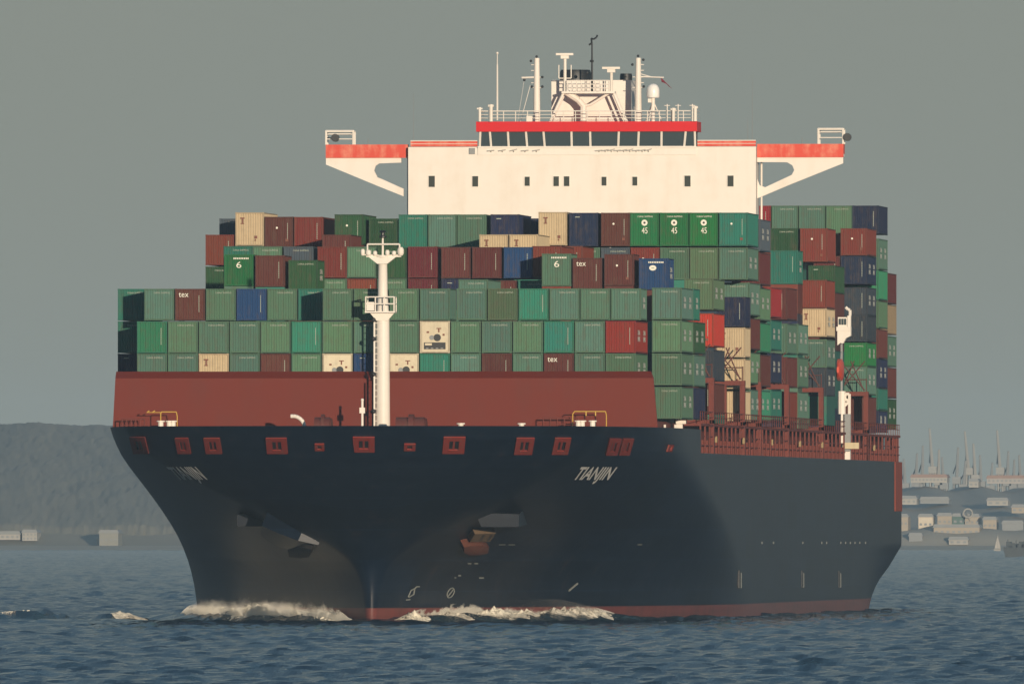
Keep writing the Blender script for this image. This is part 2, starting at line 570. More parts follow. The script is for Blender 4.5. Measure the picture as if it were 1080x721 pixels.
# ------------------------------------------------------------------ far shore
def build_shore():
    m, nt, b = mat('wooded_hill')
    n = N(nt, 'ShaderNodeTexNoise')
    n.inputs['Scale'].default_value = 0.06
    n.inputs['Detail'].default_value = 5
    g = N(nt, 'ShaderNodeNewGeometry')
    nt.links.new(g.outputs['Position'], n.inputs['Vector'])
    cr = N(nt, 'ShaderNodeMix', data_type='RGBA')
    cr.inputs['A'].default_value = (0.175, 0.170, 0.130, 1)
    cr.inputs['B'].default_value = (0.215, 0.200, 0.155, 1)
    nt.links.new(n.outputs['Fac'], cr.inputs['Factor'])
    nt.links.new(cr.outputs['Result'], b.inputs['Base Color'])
    b.inputs['Roughness'].default_value = 0.95
    ms = plain('shore_sand', (0.34, 0.30, 0.22), 0.9)
    # profile: photo x -> ridge height at about 8.2 km
    xs = [-900, -300, 0, 40, 80, 120, 200, 400, 700, 900, 960, 1010, 1080, 1300, 1900]
    ys = [440, 442, 450, 447, 448, 451, 453, 466, 500, 511, 512, 511, 513, 511, 508]
    gx = np.linspace(-900, 1900, 240)
    rows = []
    nd = 26
    vs, fs = [], []
    for j in range(nd):
        t = (j / (nd - 1)) ** 1.6
        D = 8012 + 540 * t
        for x in gx:
            X, Y, Z = far(x, np.interp(x, xs, ys), 8500)
            X = CX + (x - XV) / F * D
            hgt = (Z - 1.0) - 1.0
            low = np.clip((x - 500) / 350, 0, 1)
            prof = (1 - low) * np.clip((t - 0.05) / 0.75, 0, 1) ** 0.75 + low * (0.32 * np.clip((t - 0.015) / 0.045, 0, 1) + 0.68 * np.clip((t - 0.3) / 0.5, 0, 1))
            z = 0.4 + hgt * prof if t > 0.02 else -1.0
            z += 1.2 * math.sin(x * 0.11 + t * 9) * prof
            vs.append((X, D - D0, z))
    n_ = len(gx)
    for j in range(nd - 1):
        for i in range(n_ - 1):
            fs.append((j * n_ + i, j * n_ + i + 1, (j + 1) * n_ + i + 1, (j + 1) * n_ + i))
    base = MB()
    base.add(vs, fs)
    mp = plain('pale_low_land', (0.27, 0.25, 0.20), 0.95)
    nf = len(fs)
    base.m = [1 if (i % (n_ - 1)) > 150 else 0 for i in range(nf)]
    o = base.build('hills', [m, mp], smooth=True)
    tag(o, kind='structure')
    sand = MB()
    pts = []
    for x in np.linspace(-900, 1900, 120):
        X = CX + (x - XV) / F * 7990
        pts.append((X, 7990 - D0 + 6 * math.sin(x * 0.05), 0.05))
        pts.append((X, 8024 - D0, 1.6))
    sand.add(pts, [(2 * i, 2 * i + 2, 2 * i + 3, 2 * i + 1) for i in range(119)])
    tag(sand.build('beach', ms, smooth=True), kind='structure')
    # the wood on the slope: one uneven mass of crowns above the ground
    r_ = np.random.default_rng(3)
    fx = np.linspace(-620, 1000, 620)
    ft = np.linspace(0.075, 1.0, 70)
    vs, fs = [], []
    for t in ft:
        D = 8012 + 540 * t
        for x in fx:
            low = min(1, max(0, (x - 500) / 350))
            Z = far(x, np.interp(x, xs, ys), 8500)[2]
            prof = (1 - low) * max(0, min(1, (t - 0.05) / 0.75)) ** 0.75 + low * (0.32 * min(1, max(0, (t - 0.015) / 0.045)) + 0.68 * min(1, max(0, (t - 0.3) / 0.5)))
            lump = 0.8 * math.sin(x * 0.145 + 3 * math.sin(t * 9)) * math.sin(t * 31 + x * 0.05) + 1.2 * math.sin(x * 0.047 + 1.3)
            up = (1.6 + lump * 0.45 + r_.uniform(-0.35, 0.35)) * (1 - low) - 1.5 * low
            if t < 0.09:
                up = -1.0
            vs.append((CX + (x - XV) / F * D + r_.uniform(-0.3, 0.3), D - D0 + r_.uniform(-1.5, 1.5), 0.4 + (Z - 2.0) * prof + up))
    w_ = len(fx)
    for j in range(len(ft) - 1):
        for i in range(w_ - 1):
            fs.append((j * w_ + i, j * w_ + i + 1, (j + 1) * w_ + i + 1, (j + 1) * w_ + i))
    wood = MB()
    wood.add(vs, fs)
    me = wood.mesh('forest', [m])
    me.shade_smooth()
    o = bpy.data.objects.new('forest', me)
    COL.objects.link(o)
    tag(o, 'hazy wooded slope along the far shore', None, kind='stuff')
build_shore()

# ------------------------------------------------------------------ the ship
ship = empty('container_ship', (0, 0, 0), 'huge dark blue container ship heading towards the viewer with red boot top', 'container ship')

def build_hull():
    mb = MB()
    zs = list(np.linspace(-3, 3, 9)) + list(np.linspace(3.4, 13.8, 34))
    nu = 130
    us = [(i / nu) for i in range(nu + 1)]
    def row(z):
        st = ip(z, STEM)
        ss = [st + (STERN - st) * (0.28 * u ** 1.6 + 0.72 * u ** 3.2 if u < 1 else 1.0) for u in us]
        return ss
    for sgn in (1, -1):
        vs, fs = [], []
        for z in zs:
            for s in row(z):
                vs.append((sgn * half(s, z), s, z))
        w = nu + 1
        for j in range(len(zs) - 1):
            for i in range(nu):
                q = (j * w + i, j * w + i + 1, (j + 1) * w + i + 1, (j + 1) * w + i)
                fs.append(q if sgn > 0 else q[::-1])
        mb.add(vs, fs)
    # transom
    pts = [(half(STERN, z), z) for z in zs]
    vs = [(p, STERN, z) for p, z in pts] + [(-p, STERN, z) for p, z in pts]
    n = len(pts)
    mb.add(vs, [(i, n + i, n + i + 1, i + 1) for i in range(n - 1)])
    me = mb.mesh('hull', [M_hull])
    bm = bmesh.new()
    bm.from_mesh(me)
    bmesh.ops.remove_doubles(bm, verts=bm.verts, dist=0.004)
    bm.to_mesh(me)
    bm.free()
    me.shade_smooth()
    me.set_sharp_from_angle(angle=R(35))
    o = bpy.data.objects.new('hull', me)
    COL.objects.link(o)
    o.parent = ship
    # bulwark round the bow
    bw = MB()
    for sgn in (1, -1):
        vs, fs = [], []
        zz = [13.8, 14.4, 15.0, 15.75]
        nb = 70
        for z in zz:
            st = ip(z, STEM)
            for i in range(nb + 1):
                s = st + (33 - st) * (i / nb) ** 1.7
                vs.append((sgn * half(s, z), s, z))
        w = nb + 1
        for j in range(3):
            for i in range(nb):
                q = (j * w + i, j * w + i + 1, (j + 1) * w + i + 1, (j + 1) * w + i)
                fs.append(q if sgn > 0 else q[::-1])
        # rail cap and inner face
        k = len(vs)
        for z in (15.75, 13.8):
            st = ip(z, STEM)
            for i in range(nb + 1):
                s = st + (33 - st) * (i / nb) ** 1.7
                h0, h1 = half(s, z), half(s + 0.05, z)
                tx, ty = h1 - h0, 0.05
                ln = math.hypot(tx, ty)
                vs.append((sgn * max(0.0, h0 - 0.3 * ty / ln), s + 0.3 * tx / ln, z))
        for i in range(nb):
            a = (3 * w + i, 3 * w + i + 1, k + i + 1, k + i)
            c = (k + i, k + i + 1, k + w + i + 1, k + w + i)
            fs += [a, c] if sgn > 0 else [a[::-1], c[::-1]]
        fs.append((3 * w + nb, nb, k + w + nb, k + nb))
        bw.add(vs, fs)
    bw.build('bulwark', M_hull, ship, smooth=True)
    dk = MB()
    vs = []
    ss = [-29 + i * 0.8 for i in range(100)] + [60 + i * 20 for i in range(11)] + [277.7]
    ss = sorted(set(ss))
    for s in ss:
        h_ = max(0.02, half(s, 13.74) - 0.05)
        vs += [(-h_, s, 13.72), (h_, s, 13.72)]
    dk.add(vs, [(2 * i, 2 * i + 1, 2 * i + 3, 2 * i + 2) for i in range(len(ss) - 1)])
    dk.build('deck', M_deckred, ship)
build_hull()

def hull_patch(mb, x0, x1, z0, z1, sgn, off, nx=4, nz=3, mi=0, lean=0.0, zm=0.0):
    """a plate that lies on the hull between two measured x and two heights"""
    vs = []
    for j in range(nz + 1):
        z = z0 + (z1 - z0) * j / nz
        for i in range(nx + 1):
            x = x0 + (x1 - x0) * i / nx + lean * (z - zm)
            vs.append(on_hull(side_s(x, z, sgn), z, sgn, off))
    w = nx + 1
    mb.add(vs, [(j * w + i, j * w + i + 1, (j + 1) * w + i + 1, (j + 1) * w + i) for j in range(nz) for i in range(nx)], mi)

def fairlead(x0, x1, y0, y1, small=False):
    sgn = 1 if (x0 + x1) / 2 > 378 else -1
    xc_ = (x0 + x1) / 2
    sg = side_s(xc_, 14.4, sgn)
    z1, z0 = PZ(y0, sg), PZ(y1, sg)
    w = x1 - x0
    ln = dict(lean=(xc_ - 385) / 260 * 3.6, zm=(z0 + z1) / 2)
    fr = MB()
    ix, iz = (0.28 * w, 0.22 * (z1 - z0))
    hull_patch(fr, x0, x0 + ix, z0, z1, sgn, 0.10, **ln)
    hull_patch(fr, x1 - ix, x1, z0, z1, sgn, 0.10, **ln)
    hull_patch(fr, x0 + ix, x1 - ix, z1 - iz, z1, sgn, 0.10, **ln)
    hull_patch(fr, x0 + ix, x1 - ix, z0, z0 + iz, sgn, 0.10, **ln)
    me = fr.build('fairlead', M_fair, ship)
    md = me.modifiers.new('thick', 'SOLIDIFY')
    md.thickness = 0.12
    md.offset = 0
    op = MB()
    hull_patch(op, x0 + ix, x1 - ix, z0 + iz, z1 - iz, sgn, 0.035, **ln)
    op.build('opening', M_black, me)
    if not small and w > 10:
        rl = MB()
        xm = x0 + 0.5 * w
        hull_patch(rl, xm - 1.1, xm + 1.1, z0 + iz * 0.8, z1 - iz, sgn, 0.08, **ln)
        rl.build('roller', M_fair, me)
for a in ((139, 155, 460, 477), (186, 200, 461, 477), (216, 233, 461, 477), (281, 303, 461, 477), (372, 395, 460, 475.5), (467, 490, 460, 477),
          (543, 562, 461, 478), (583, 600, 461, 478), (640, 652, 462, 479), (654, 665, 462, 479)):
    fairlead(*a)
for a in ((332, 342, 467, 474), (426, 438, 467, 474), (703, 708, 469, 476)):
    fairlead(*a, small=True)

# names on both bows
_txt = {}
def text_mesh(body, size=1.0, bold=0.0):
    key = (body, size, bold)
    if key in _txt:
        return _txt[key]
    cu = bpy.data.curves.new('text', 'FONT')
    cu.body = body
    cu.size = size
    cu.resolution_u = 3
    cu.offset = bold
    o = bpy.data.objects.new('text', cu)
    COL.objects.link(o)
    dg = bpy.context.evaluated_depsgraph_get()
    me = bpy.data.meshes.new_from_object(o.evaluated_get(dg))
    vs = [v.co.copy() for v in me.vertices]
    fs = [tuple(p.vertices) for p in me.polygons]
    bpy.data.objects.remove(o)
    bpy.data.meshes.remove(me)
    x0, x1 = min(v.x for v in vs), max(v.x for v in vs)
    y0, y1 = min(v.y for v in vs), max(v.y for v in vs)
    vs = [((v.x - x0) / (x1 - x0), (v.y - y0) / (y1 - y0)) for v in vs]
    _txt[key] = (vs, fs, (x1 - x0) / (y1 - y0))
    return _txt[key]
def name_on_bow(x0, x1, shift, sgn):
    vs, fs, _ = text_mesh('TIANJIN', 1.0, 0.025)
    # cut long edges so that the letters follow the curved plates
    me = bpy.data.meshes.new('t')
    me.from_pydata([(a, b_, 0) for a, b_ in vs], [], fs)
    bm = bmesh.new()
    bm.from_mesh(me)
    bmesh.ops.triangulate(bm, faces=bm.faces)
    bmesh.ops.subdivide_edges(bm, edges=bm.edges, cuts=3, use_grid_fill=True)
    pts = [(v.co.x, v.co.y) for v in bm.verts]
    bm.verts.index_update()
    fs = [tuple(v.index for v in f.verts) for f in bm.faces]
    bm.free()
    mb = MB()
    vs = []
    for a, b_ in pts:
        y = 509.8 + (492.3 - 509.8) * b_
        x = (x0 + (x1 - x0) * a) * (1 - b_) + (x0 + shift + (x1 - x0) * a) * b_
        z = PZ(y, -2)
        vs.append(on_hull(side_s(x, z, sgn), z, sgn, 0.05))
    mb.add(vs, fs)
    return mb.build('ship_name', M_name, ship)
name_on_bow(600, 638, 13, 1)
name_on_bow(192, 223, -17, -1)

# draught marks, bulb and thruster symbols, tug marks
def marks():
    mb = MB()
    for x0, x1, y0, y1 in ((526, 533, 573.2, 574.2), (536, 543, 573.2, 574.2), (493, 497, 593, 594.2), (500, 504, 593, 594.2), (505, 510, 608, 609.4), (483, 486, 605.5, 607), (479, 481, 608, 609),
                           (672, 677, 573, 574.3)):
        s = side_s((x0 + x1) / 2, PZ((y0 + y1) / 2, 0), 1)
        hull_patch(mb, x0, x1, PZ(y1, s), PZ(y0, s), 1, 0.03, 1, 1)
    mb.build('draught_marks', M_mark, ship)
    bs = MB()       # bulb symbol: a flattened ring with a tail
    def poly(path, w=0.06, sgn=1):
        for (xa, ya), (xb, yb) in zip(path[:-1], path[1:]):
            sa = side_s(xa, PZ(ya, -5), sgn)
            sb = side_s(xb, PZ(yb, -5), sgn)
            bs.tube(on_hull(sa, PZ(ya, sa), sgn, 0.03), on_hull(sb, PZ(yb, sb), sgn, 0.03), w, n=5)
    poly([(430, 629), (433, 622), (437, 620), (436, 626), (431, 629)])
    poly([(436, 621), (439, 618), (442, 618)])
    poly([(428, 632), (432, 631.5)])
    bs.build('bulb_mark', M_mark, ship)
    bs = MB()
    sgn = 1
    c = (475, 624.5)
    ring = [(c[0] + 4.6 * math.cos(t) * 0.75 + 1.8 * math.sin(t), c[1] - 5.2 * math.sin(t)) for t in np.linspace(0, 2 * math.pi, 13)]
    poly(ring, 0.05)
    poly([(471.5, 629), (478.5, 620)], 0.05)
    bs.build('thruster_mark', M_mark, ship)
    bs = MB()
    poly([(600, 622), (609, 614.5)], 0.09)
    bs.build('load_mark', M_mark, ship)
    tg = MB()
    for x, y in ((752, 572), (780, 572), (803, 572), (815, 572), (846, 572), (866, 572), (871, 572), (886, 572), (891, 572), (896, 572), (901, 572), (906, 572), (912, 572)):
        s = (((x - X0) * (D0 + 150) / D0) - K * 22.9) / A
        s = max(60, min(272, s))
        for _ in range(4):
            r_ = D0 / (D0 + s)
            s = ((x - X0) / r_ - K * 22.9) / A
        if s < 88:
            continue
        z = PZ(y, s)
        tg.box(22.86, 22.94, s, s + 1.2, z - 0.1, z + 0.1)
    tg.build('tug_marks', M_mark, ship)
    for x in (779, 845, 884):
        s = 100
        for _ in range(6):
            s = ((x - X0) * (D0 + s) / D0 - K * 22.9) / A
        z = PZ(612, s)
        rc = MB()
        rc.box(22.82, 22.96, s, s + 1.6, z - 0.6, z + 0.9)
        rc.build('pilot_recess', M_black, ship)
        rc = MB()
        rc.box(22.84, 22.99, s + 1.7, s + 2.3, z - 0.6, z + 0.7)
        rc.build('recess_mark', M_mark, ship)
marks()

# anchors in their bolsters
def anchor_side(sgn):
    z0, z1 = 7.4, 8.9
    xa = 524 if sgn > 0 else 266
    sa = side_s(xa, 8.2, sgn)
    xc = sgn * half(sa, 8.2)
    bo = MB()
    # shelf that stands out of the flare: flat face forward, tapering aft and down into the plates
    w = 1.75
    f0, f1 = sa - 2.6, sa + 4.0
    cx = PX(524 if sgn > 0 else 266, f0)
    f0 = f0 - (1.2 if sgn > 0 else 0)
    cx = PX(524 if sgn > 0 else 266, f0)
    poly_f = [(cx - w + 0.5, f0, 7.7), (cx + w, f0, 7.7), (cx + w + 0.05, f0 + 0.12, 8.72), (cx - w, f0 + 0.12, 8.85)]
    if sgn < 0:
        poly_f = [(cx - w + 0.5, f0, 7.75), (cx + w - 0.2, f0, 7.75), (cx + w + 0.15, f0 + 0.12, 8.95), (cx - w + 0.5, f0 + 0.12, 8.7)]
    inner = []
    for x, y, z in poly_f:
        inner.append((x - sgn * 0.2, f1 + 3.5, z + (0.7 if z > 8.2 else 0.2)))
    bo.add(poly_f + inner, [(0, 1, 2, 3), (7, 6, 5, 4), (0, 4, 5, 1), (1, 5, 6, 2), (2, 6, 7, 3), (3, 7, 4, 0)])
    # sloping cheek leading down and in towards the stem
    px = [(sgn * half(side, zz), side, zz) for side, zz in ((sa - 1.5, 6.4), (sa - 3.2, 5.9))]
    o = bo.build('anchor_bolster', M_hull, ship)
    if sgn < 0:
        ck = MB()
        up = [(281.5, 540, 1.2), (299, 550.5, 1.0), (318, 561.5, 0.7), (337, 571.5, 0.25)]
        dn = [(281, 552, 1.1), (297, 565.5, 0.9), (314, 575, 0.6), (331, 580, 0.15)]
        ring = []
        for (xa, ya, oa), (xb, yb, ob) in zip(up, dn):
            za, zb = PZ(ya, f0), PZ(yb, f0)
            ring += [on_hull(side_s(xa, za, sgn), za, sgn, oa), on_hull(side_s(xb, zb, sgn), zb, sgn, ob),
                     on_hull(side_s(xb, zb, sgn), zb, sgn, -0.2), on_hull(side_s(xa, za, sgn), za, sgn, -0.2)]
        fs = []
        for i in range(3):
            for q in range(4):
                fs.append((4 * i + q, 4 * i + (q + 1) % 4, 4 * i + 4 + (q + 1) % 4, 4 * i + 4 + q))
        fs += [(3, 2, 1, 0), (12, 13, 14, 15)]
        ck.add(ring, fs)
        ck.build('bolster_cheek', M_hull, ship)
    # the anchor, housed under the shelf
    def at(xp, yp, out):
        z = PZ(yp, -6)
        return on_hull(side_s(xp, z, sgn), z, sgn, out)
    if sgn > 0:
        pts = [(485, 568.5), (491, 567), (504, 566.5), (511, 568), (510, 575), (502, 577), (490, 577.5), (485, 574)]
        arm = [(493, 564.5), (498, 556.5), (520, 555.5), (514, 564.5)]
    else:
        pts = [(308, 571), (322, 568), (333, 571), (331, 579), (322, 581), (310, 579)]
        arm = [(297, 560), (304, 554), (322, 561), (318, 567)]
    steel = paint('anchor_steel_rusty', (0.105, 0.036, 0.022), 0.7, 0.5) if sgn > 0 else paint('anchor_steel', (0.03, 0.028, 0.028), 0.7, 0.3)
    an = MB()
    n = len(pts)
    vs = [at(p, q, 0.75) for p, q in pts] + [at(p, q, 0.05) for p, q in pts]
    cxy = (sum(p for p, _ in pts) / n, sum(q for _, q in pts) / n)
    vs.append(at(cxy[0], cxy[1], 1.05))
    an.add(vs, [(i, (i + 1) % n, 2 * n) for i in range(n)] + [(n + i, n + (i + 1) % n, (i + 1) % n, i) for i in range(n)])
    ao = an.build('anchor', steel, ship, smooth=True)
    if sgn < 0:
        return
    fl = MB()
    n = len(arm)
    vs = [at(p, q, 0.55) for p, q in arm] + [at(p, q, 0.05) for p, q in arm]
    fl.add(vs, [(0, 1, 2, 3)] + [(n + i, n + (i + 1) % n, (i + 1) % n, i) for i in range(n)])
    fl.build('fluke', paint('fluke_steel' + str(sgn), (0.15, 0.10, 0.06) if sgn > 0 else (0.03, 0.028, 0.028), 0.7, 0.4), ao)
    if sgn > 0:
        for q0 in (503, 511):
            sl = MB()
            vs = [at(q0, 563, 0.58), at(q0 + 4, 557, 0.58), at(q0 + 5.6, 557, 0.58), at(q0 + 1.6, 563, 0.58)]
            sl.add(vs, [(0, 1, 2, 3)])
            sl.build('fluke_gap', M_black, ao)
for sg in (1, -1):
    anchor_side(sg)

# red side: hatch coaming, stanchions and walkway along the deck edge
def side_deck():
    co = MB()
    co.box(-21.2, 21.3, -0.6, 189, 13.73, 16.30)
    co.box(-21.2, 21.3, 207, 277.2, 13.73, 16.30)
    co.build('hatch_coaming', M_deckred, ship)
    for sgn in (1, -1):
        pl = MB()
        x0, x1 = (21.4, 22.85) if sgn > 0 else (-22.85, -21.3)
        pl.box(x0, x1, 34, 277.3, 16.05, 16.25)
        xo = 22.78 * sgn
        pl.box(min(xo, xo - sgn * 0.05), max(xo, xo - sgn * 0.05), 34, 277.3, 15.15, 15.25)
        pl.box(min(xo, xo - sgn * 0.05), max(xo, xo - sgn * 0.05), 34, 277.3, 14.4, 14.5)
        pl.build('walkway', M_deckred, ship)
        r_ = random.Random(5)
        sm = MB()
        sm.box(-0.06, 0.06, 0, 0.5, 13.8, 16.05)
        sm.box(-0.30, -0.061, 0.15, 0.35, 13.8, 14.9)
        me = sm.mesh('stanchion', [M_deckred])
        s = 34.0
        while s < 277:
            o = bpy.data.objects.new('stanchion', me)
            COL.objects.link(o)
            o.parent = ship
            o.location = (xo, s, 0)
            s += r_.choice([4.4, 5.0, 5.0, 5.6])
        rl = MB()
        for k in range(100):
            s = 34 + k * 2.45
            rl.tube((xo, s, 16.25), (xo, s, 17.25), 0.035, n=5)
        rl.path([(xo, 34, 17.25), (xo, 277, 17.25)], 0.035, n=5)
        rl.path([(xo, 34, 16.8), (xo, 277, 16.8)], 0.03, n=5)
        rl.build('side_rail', M_deckred, ship)
        for k in range(7):
            s = 48 + k * 32.6 + r_.uniform(-4, 4)
            lt = MB()
            lt.box(xo - 0.05 * sgn, xo + 0.14 * sgn, s, s + 0.25, 14.75, 15.25)
            lt.build('deck_light', M_lamp, ship)
    eb = MB()
    eb.box(21.4, 22.6, 276.6, 276.9, 13.8, 16.04)
    eb.build('end_bulkhead', M_deckred, ship)
    mo = MB()
    mo.box(22.9, 22.98, 268.5, 277.9, 9.2, 13.78)
    mo.build('quarter_plate', paint('quarter_red', (0.26, 0.05, 0.028), 0.6, 0.4, (0.10, 0.04, 0.02)), ship)
    qr = MB()
    for s in (272, 275, 277.6):
        qr.tube((22.6, s, 13.8), (22.6, s, 16.3), 0.07, n=6)
    qr.path([(22.6, 270, 16.2), (22.6, 277.6, 16.2), (-22.6, 277.6, 16.2)], 0.05)
    qr.build('stern_rail', M_deckred, ship)
side_deck()

# breakwater: the red wall across the foredeck
def breakwater():
    s = -1.4
    wl = MB()
    xl, xr = PX(121, s), PX(689, s)
    zt = PZ(392, s)
    xl2, xr2 = PX(118, s), PX(694, s)
    hb = half(s, 13.75) - 0.5
    wl.prism([(max(xl2, -hb), 13.72), (min(xr2, hb), 13.72), (xr2, 15.3), (xr2 - 0.05, 15.9), (xr, zt - 0.55), (xl + 0.003, zt - 0.55), (xl2, 15.3)], s, s + 0.35)
    w = wl.build('breakwater', M_block, ship)
    rim = MB()
    rim.add([(xl, s - 0.02, zt - 0.547), (xr, s - 0.02, zt - 0.547), (xr - 0.25, s + 0.7, zt), (xl, s + 0.7, zt), (xl, s + 0.7, zt - 0.547), (xr, s + 0.7, zt - 0.547)],
            [(0, 1, 2, 3), (5, 4, 3, 2), (0, 4, 5, 1), (0, 3, 4), (1, 5, 2)])
    rim.build('breakwater_rim', M_block, w)
    bt = MB()
    for i in range(15):
        x = xl + 1.5 + (xr - xl - 3) * i / 14
        bt.add([(x - 0.1, s + 0.35, 13.8), (x + 0.1, s + 0.35, 13.8), (x + 0.1, s + 0.35, zt - 0.3), (x - 0.1, s + 0.35, zt - 0.3), (x - 0.1, s + 0.8, 13.8), (x + 0.1, s + 0.8, 13.8)],
               [(0, 1, 2, 3), (4, 0, 3), (1, 5, 2), (4, 3, 2, 5)])
    bt.build('breakwater_stiffeners', M_block, ship)
breakwater()

# deck gear on the forecastle
def foredeck():
    for xa, xb in ((328, 352), (414, 452)):
        s = -12
        wd = MB()
        X0_, X1_ = PX(xa, s), PX(xb, s)
        zt = PZ(437, s)
        wd.box(X0_, X1_, s - 1.2, s + 1.2, 13.75, 14.9)
        wd.tube((X0_ + 0.3, s, 15.6), (X1_ - 0.3, s, 15.6), 0.95, n=14)
        wd.tube((X0_ + (X1_ - X0_) * 0.45, s, 15.8), (X0_ + (X1_ - X0_) * 0.6, s, 15.8), zt - 15.8, n=14)
        wd.tube((X1_ - 0.7, s + 0.4, 15.2), (X1_ - 0.2, s + 0.4, 15.2), 1.3, n=12)
        wd.build('windlass', paint('windlass_red', (0.10, 0.03, 0.024), 0.6, 0.4), ship, smooth=True)
    for xs, y in (((163, 166, 169.5, 186), 434.5), ((604, 616, 627, 639), 434.2)):
        s = -4.5
        yr = MB()
        z = PZ(y, s)
        if xs[0] < 300:
            yr.path([(PX(169, s), s, 13.8), (PX(169, s), s, z - 0.1), (PX(169.8, s), s, z), (PX(185.5, s), s, z), (PX(186.4, s), s, z - 0.35), (PX(186.4, s), s, 13.8)], 0.042)
            yr.path([(PX(155, s), s, z), (PX(157, s), s, z + 0.1)], 0.042)
            yr.path([(PX(160.5, s), s, z), (PX(163, s), s, z + 0.1)], 0.042)
            yr.path([(PX(154, s), s, z - 0.04), (PX(169, s), s, z - 0.04)], 0.03)
        else:
            yr.path([(PX(604, s), s, 13.8), (PX(604, s), s, z - 0.2), (PX(606, s), s, z), (PX(638.5, s), s, z), (PX(639.5, s), s, z - 0.3), (PX(639.5, s), s, 13.8)], 0.042)
            for x in (618, 628):
                yr.tube((PX(x, s), s, z), (PX(x, s), s, z - 0.35), 0.05)
        yr.build('yellow_handrail', M_yellow, ship)
    for x, s in ((169, -6.5), (178, -6.0), (182, -6.0), (610, -6.0), (614, -6.0), (625, -6.0), (550, -14), (486, -16)):
        bl = MB()
        X = PX(x, s)
        z = 16.2 if x not in (550, 486) else 15.95
        bl.tube((X, s, 13.75), (X, s, z), 0.22, n=10)
        bl.tube((X, s, z), (X, s, z + 0.1), 0.34, n=10)
        bl.build('bollard', M_white, ship)
    vp = MB()
    s = -9
    X = PX(321, s)
    pts = [(X, s, 13.75), (X, s, 15.7)] + [(X - 0.95 + 0.95 * math.cos(t), s, 15.7 + 0.95 * math.sin(t)) for t in np.linspace(0, 1.75, 8)]
    vp.path(pts, 0.16, n=8)
    vp.build('vent_pipe', M_white, ship, smooth=True)
    for x, y0, r in ((382, 422, 0.10), (391, 402, 0.07)):
        s = -3.2 if x > 385 else -8
        lp = MB()
        X = PX(x, s)
        lp.tube((X, s, 13.75), (X, s, PZ(y0, s)), r, n=8)
        if x == 382:
            lp.box(X - 0.22, X + 0.22, s - 0.1, s + 0.1, PZ(436, s), PZ(430, s))
            lp.ball((X, s, PZ(422, s)), 0.13)
        lp.build('lamp_post', M_white if x == 382 else M_block, ship)
    for x0, x1, y in ((128, 152, 442), (573, 610, 441)):
        s = -3.5
        rk = MB()
        z = PZ(y, s)
        for k in range(6):
            X = PX(x0 + (x1 - x0) * k / 5, s)
            rk.tube((X, s, 13.8), (X, s, z), 0.05, n=5)
        rk.path([(PX(x0, s), s, z), (PX(x1, s), s, z)], 0.06)
        rk.path([(PX(x0, s), s, z - 0.5), (PX(x1, s), s, z - 0.5)], 0.04)
        rk.build('deck_railing', M_deckred, ship)
    s = 20
    sb = MB()       # small white light tower at the end of the bulwark
    X = PX(716.5, s)
    zb, zt = PZ(446, s), PZ(433, s)
    sb.box(X - 0.25, X + 0.25, s, s + 0.4, 13.75, zb)
    sb.box(X - 0.28, X + 0.02, s - 0.2, s, zb - 0.1, zt)
    sb.box(X + 0.02, X + 0.55, s - 0.2, s, zt - 0.28, zt)
    sb.box(X + 0.02, X + 0.55, s - 0.2, s, zb - 0.1, zb + 0.18)
    sb.build('side_light_screen', M_white, ship)
    pr = MB()
    for x in (701, 712):
        X = PX(x, 12)
        pr.tube((X, 12, 14), (X, 12, PZ(448, 12)), 0.1, n=6)
    pr.build('mooring_posts', M_white, ship)
foredeck()

